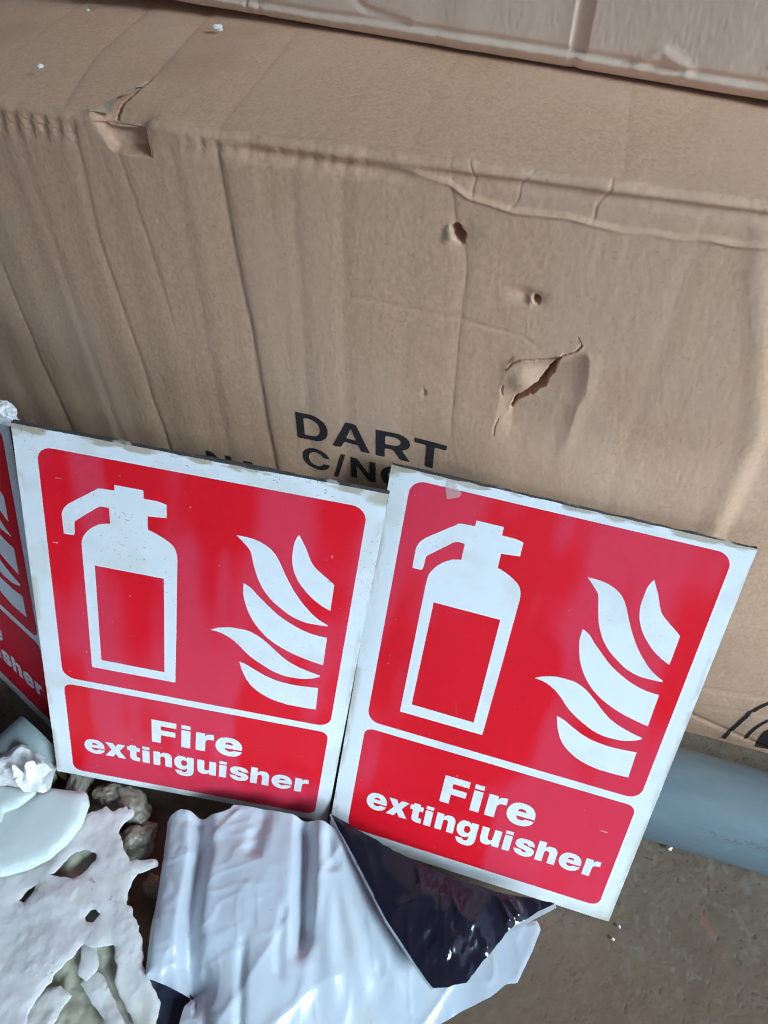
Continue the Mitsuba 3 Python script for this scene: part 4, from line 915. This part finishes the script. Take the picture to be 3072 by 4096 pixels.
def film_z(x, y, d):
    z = rbf(np.stack([x, y], 1))
    edge = smooth(0.0, 0.004, d)
    for pts, dep, wl, wr in FOLDS:
        dd, side, par = seg_dist(x, y, pts)
        k = smooth(1.0, 0.75, par) * (0.55 + 0.45 * smooth(0.0, 0.15, par)) if len(pts) != 6 else 1.0
        z = z - dep * k * np.where(side > 0, np.exp(-(dd / wl) ** 2), np.exp(-(dd / wr) ** 2))
        z = z + 0.15 * dep * k * np.exp(-((dd - 0.016) / 0.008) ** 2) * smooth(1.0, 0.6, par) * (side > 0)
    # fine wrinkles fanning out from the pinched top
    a = np.arctan2(x + 0.125, 0.235 - y)
    r = np.hypot(x + 0.125, y - 0.235)
    fan = np.sin(a * 34 + 5 * noise2(x, y, 9, 71)) * smooth(0.05, 0.09, r) * smooth(0.19, 0.13, r) * smooth(0.08, 0.25, a) * smooth(1.0, 0.7, a)
    z = z + 0.0011 * fan * edge
    # sharp creases
    rdg = lambda f, a, sd: 1 - np.abs(4 * noise2(x * math.cos(a) * f + y * math.sin(a) * f, (y * math.cos(a) - x * math.sin(a)) * f * 0.35, 1.0, sd, 1)).clip(0, 1)
    z = z + edge * (0.0016 * rdg(20, -0.35, 76) ** 4 + 0.0008 * rdg(60, 0.4, 77) ** 4 + 0.0009 * rdg(95, -0.9, 78) ** 2 * smooth(-0.12, -0.2, x))
    # crumples at the left and at the bottom
    z = z + 0.005 * noise2(x * 1.3, y * 0.6, 18, 72) + 0.0008 * noise2(x * 1.0, y * 0.4, 80, 73) * smooth(-0.06, -0.12, x)
    z = z + 0.006 * np.abs(noise2(x, y, 60, 74, 2)) * smooth(-0.22, -0.25, x) + 0.010 * np.abs(noise2(x, y, 45, 75, 2)) * smooth(0.075, 0.03, y)
    z = z - 0.010 * np.exp(-d / 0.006) * smooth(-0.20, -0.23, x) * smooth(0.20, 0.185, y)
    return np.maximum(z, 0.004)


film_poly = rough_outline(Polygon([p[:2] for p in OUT]).buffer(0.003).buffer(-0.003), 0.0009, 60, 19)
P, F = sheet(film_poly, 0.0022, film_z, seed=8)
put('plastic_film__white_skin', (P, F), 'white_film', True)
top_of_film = RBFInterpolator(P[::7, :2], P[::7, 2], neighbors=12, kernel='linear')
FL = [(-0.1216, 0.2389, 0.066), (-0.108, 0.2273, 0.066), (-0.083, 0.2038, 0.064), (-0.0598, 0.1828, 0.062), (-0.0417, 0.1658, 0.06), (-0.0258, 0.1547, 0.057), (-0.0082, 0.1419, 0.054), (0.0049, 0.1333, 0.051), (0.012, 0.1293, 0.05),
      (0.0257, 0.1353, 0.047), (0.0397, 0.1438, 0.045), (0.0457, 0.1553, 0.043), (0.0558, 0.1737, 0.041), (0.0651, 0.191, 0.039), (0.074, 0.2026, 0.038), (0.0878, 0.2161, 0.036), (0.1077, 0.2332, 0.034),
      (0.0694, 0.2273, 0.04), (0.021, 0.2223, 0.048), (-0.0191, 0.2233, 0.055), (-0.0531, 0.2254, 0.06), (-0.0764, 0.2297, 0.064), (-0.1023, 0.2357, 0.066)]
fc = np.array(FL + [(-0.04, 0.20, 0.061), (0.0, 0.18, 0.056), (0.03, 0.19, 0.052), (0.015, 0.155, 0.052)])
frbf = RBFInterpolator(fc[:, :2], fc[:, 2], kernel='thin_plate_spline', smoothing=1e-6)


def flap_z(x, y, d):
    z = frbf(np.stack([x, y], 1))
    e = smooth(0.0, 0.006, d)
    # long wrinkles running towards the right hand corner
    u = (x * 0.80 + y * -0.60)
    w = (x * 0.60 + y * 0.80)
    rdg = lambda f, a, sd, k=0.4: 1 - np.abs(4 * noise2(x * math.cos(a) * f + y * math.sin(a) * f, (y * math.cos(a) - x * math.sin(a)) * f * k, 1.0, sd, 1)).clip(0, 1)
    core = np.exp(-((x - 0.012) / 0.034) ** 2 - ((y - 0.172) / 0.036) ** 2)
    z = z + e * core * (0.0040 * rdg(42, 0.35, 101, 0.35) ** 2 + 0.0060 * noise2(x * 1.15, y * 0.45, 120, 97, 3))
    z = z + e * (0.0050 * rdg(17, 0.9, 84) ** 3 + 0.0022 * rdg(36, 0.6, 85) ** 3)
    z = z + 0.0060 * np.exp(-((w - 0.190 + 0.2 * u) / 0.0035) ** 2) * smooth(-0.10, -0.06, u) * e
    z = z + 0.0050 * np.exp(-((w - 0.166 + 0.1 * u) / 0.004) ** 2) * smooth(-0.09, -0.05, u) * e
    return z


P, F = sheet(rough_outline(Polygon([p[:2] for p in FL]).buffer(0), 0.0016, 70, 17), 0.0019, flap_z, seed=9)
put('plastic_film__black_fold', (P, F), 'black_film', True, label='glossy black inner side folded over the white skin')
# pale cut edge along the left side of the fold and the white back of its right side
ed = np.array(FL[:9])
lo, hi = ed + np.array([-0.0012, -0.0008, -0.0016]), ed + np.array([0.0003, 0.0003, 0.0003])
V = np.vstack([lo, hi]); n = len(ed)
put('plastic_film__cut_edge', (V, np.vstack([[[i, i + 1, n + i + 1], [i, n + i + 1, n + i]] for i in range(n - 1)])), 'white_film', False)
st = [(0.1083, 0.2344), (0.1096, 0.231), (0.0892, 0.2135), (0.0661, 0.1919), (0.0518, 0.1692), (0.0480, 0.1720), (0.0636, 0.1946), (0.0865, 0.2178)]
P, F = sheet(Polygon(st), 0.0022, lambda x, y, d: 0.0315 - 0.25 * np.maximum(0, (x * 0.7 - y * 0.7) + 0.08) + 0 * x, seed=10)
put('plastic_film__white_hem', (P, F), 'white_film', True)
LF = [(-0.2413, 0.0668), (-0.2250, 0.0660), (-0.2050, 0.0650), (-0.1890, 0.0640), (-0.1880, 0.0557), (-0.1900, 0.0424), (-0.1860, 0.0200), (-0.2000, 0.0330), (-0.2137, 0.0403), (-0.2255, 0.0544)]
P, F = sheet(Polygon(LF), 0.0022, lambda x, y, d: 0.030 + 0.010 * smooth(-0.225, -0.240, x) + 0.006 * noise2(x, y, 60, 91), seed=11)
put('plastic_film__black_corner', (P, F), 'dull_black_film', True)
tag('plastic_film', 'crumpled white plastic film with a black inside, lying in front of both signs', 'plastic sheet')

# ------------------------------------------------------------------ foam crumbs
CR = [((-0.348, 0.653, 0.6205), 0.0034, 'largest white foam crumb on top of the carton, near the upper carton'), ((-0.429, 0.516, 0.6205), 0.0019, 'white foam crumb on the carton top near its left front edge'),
      ((-0.494, 0.714, 0.6205), 0.0026, 'white foam crumb on the carton top at the very top of the photo'), ((-0.485, 0.668, 0.6200), 0.0014, 'tiny foam crumb at the upper left of the carton top'),
      ((0.2213, 0.3333, 0.0), 0.0022, 'white foam crumb on the floor below the grey pipe'), ((0.1763, 0.2427, -0.002), 0.0012, 'tiny pale crumb on the floor beside the corner of the right sign'),
      ((0.1713, 0.2298, -0.002), 0.0012, 'tiny pale crumb on the floor below the corner of the right sign')]
for n, (c, r, lab) in enumerate(CR):
    put('foam_crumb' + (f'_{n:03d}' if n else ''), blob(c, (r * 1.2, r * 0.9, r * 0.7), 60 + n, 0.75, 1.9, 2, n), 'foam', False, label=lab, category='crumb', group='foam crumbs')
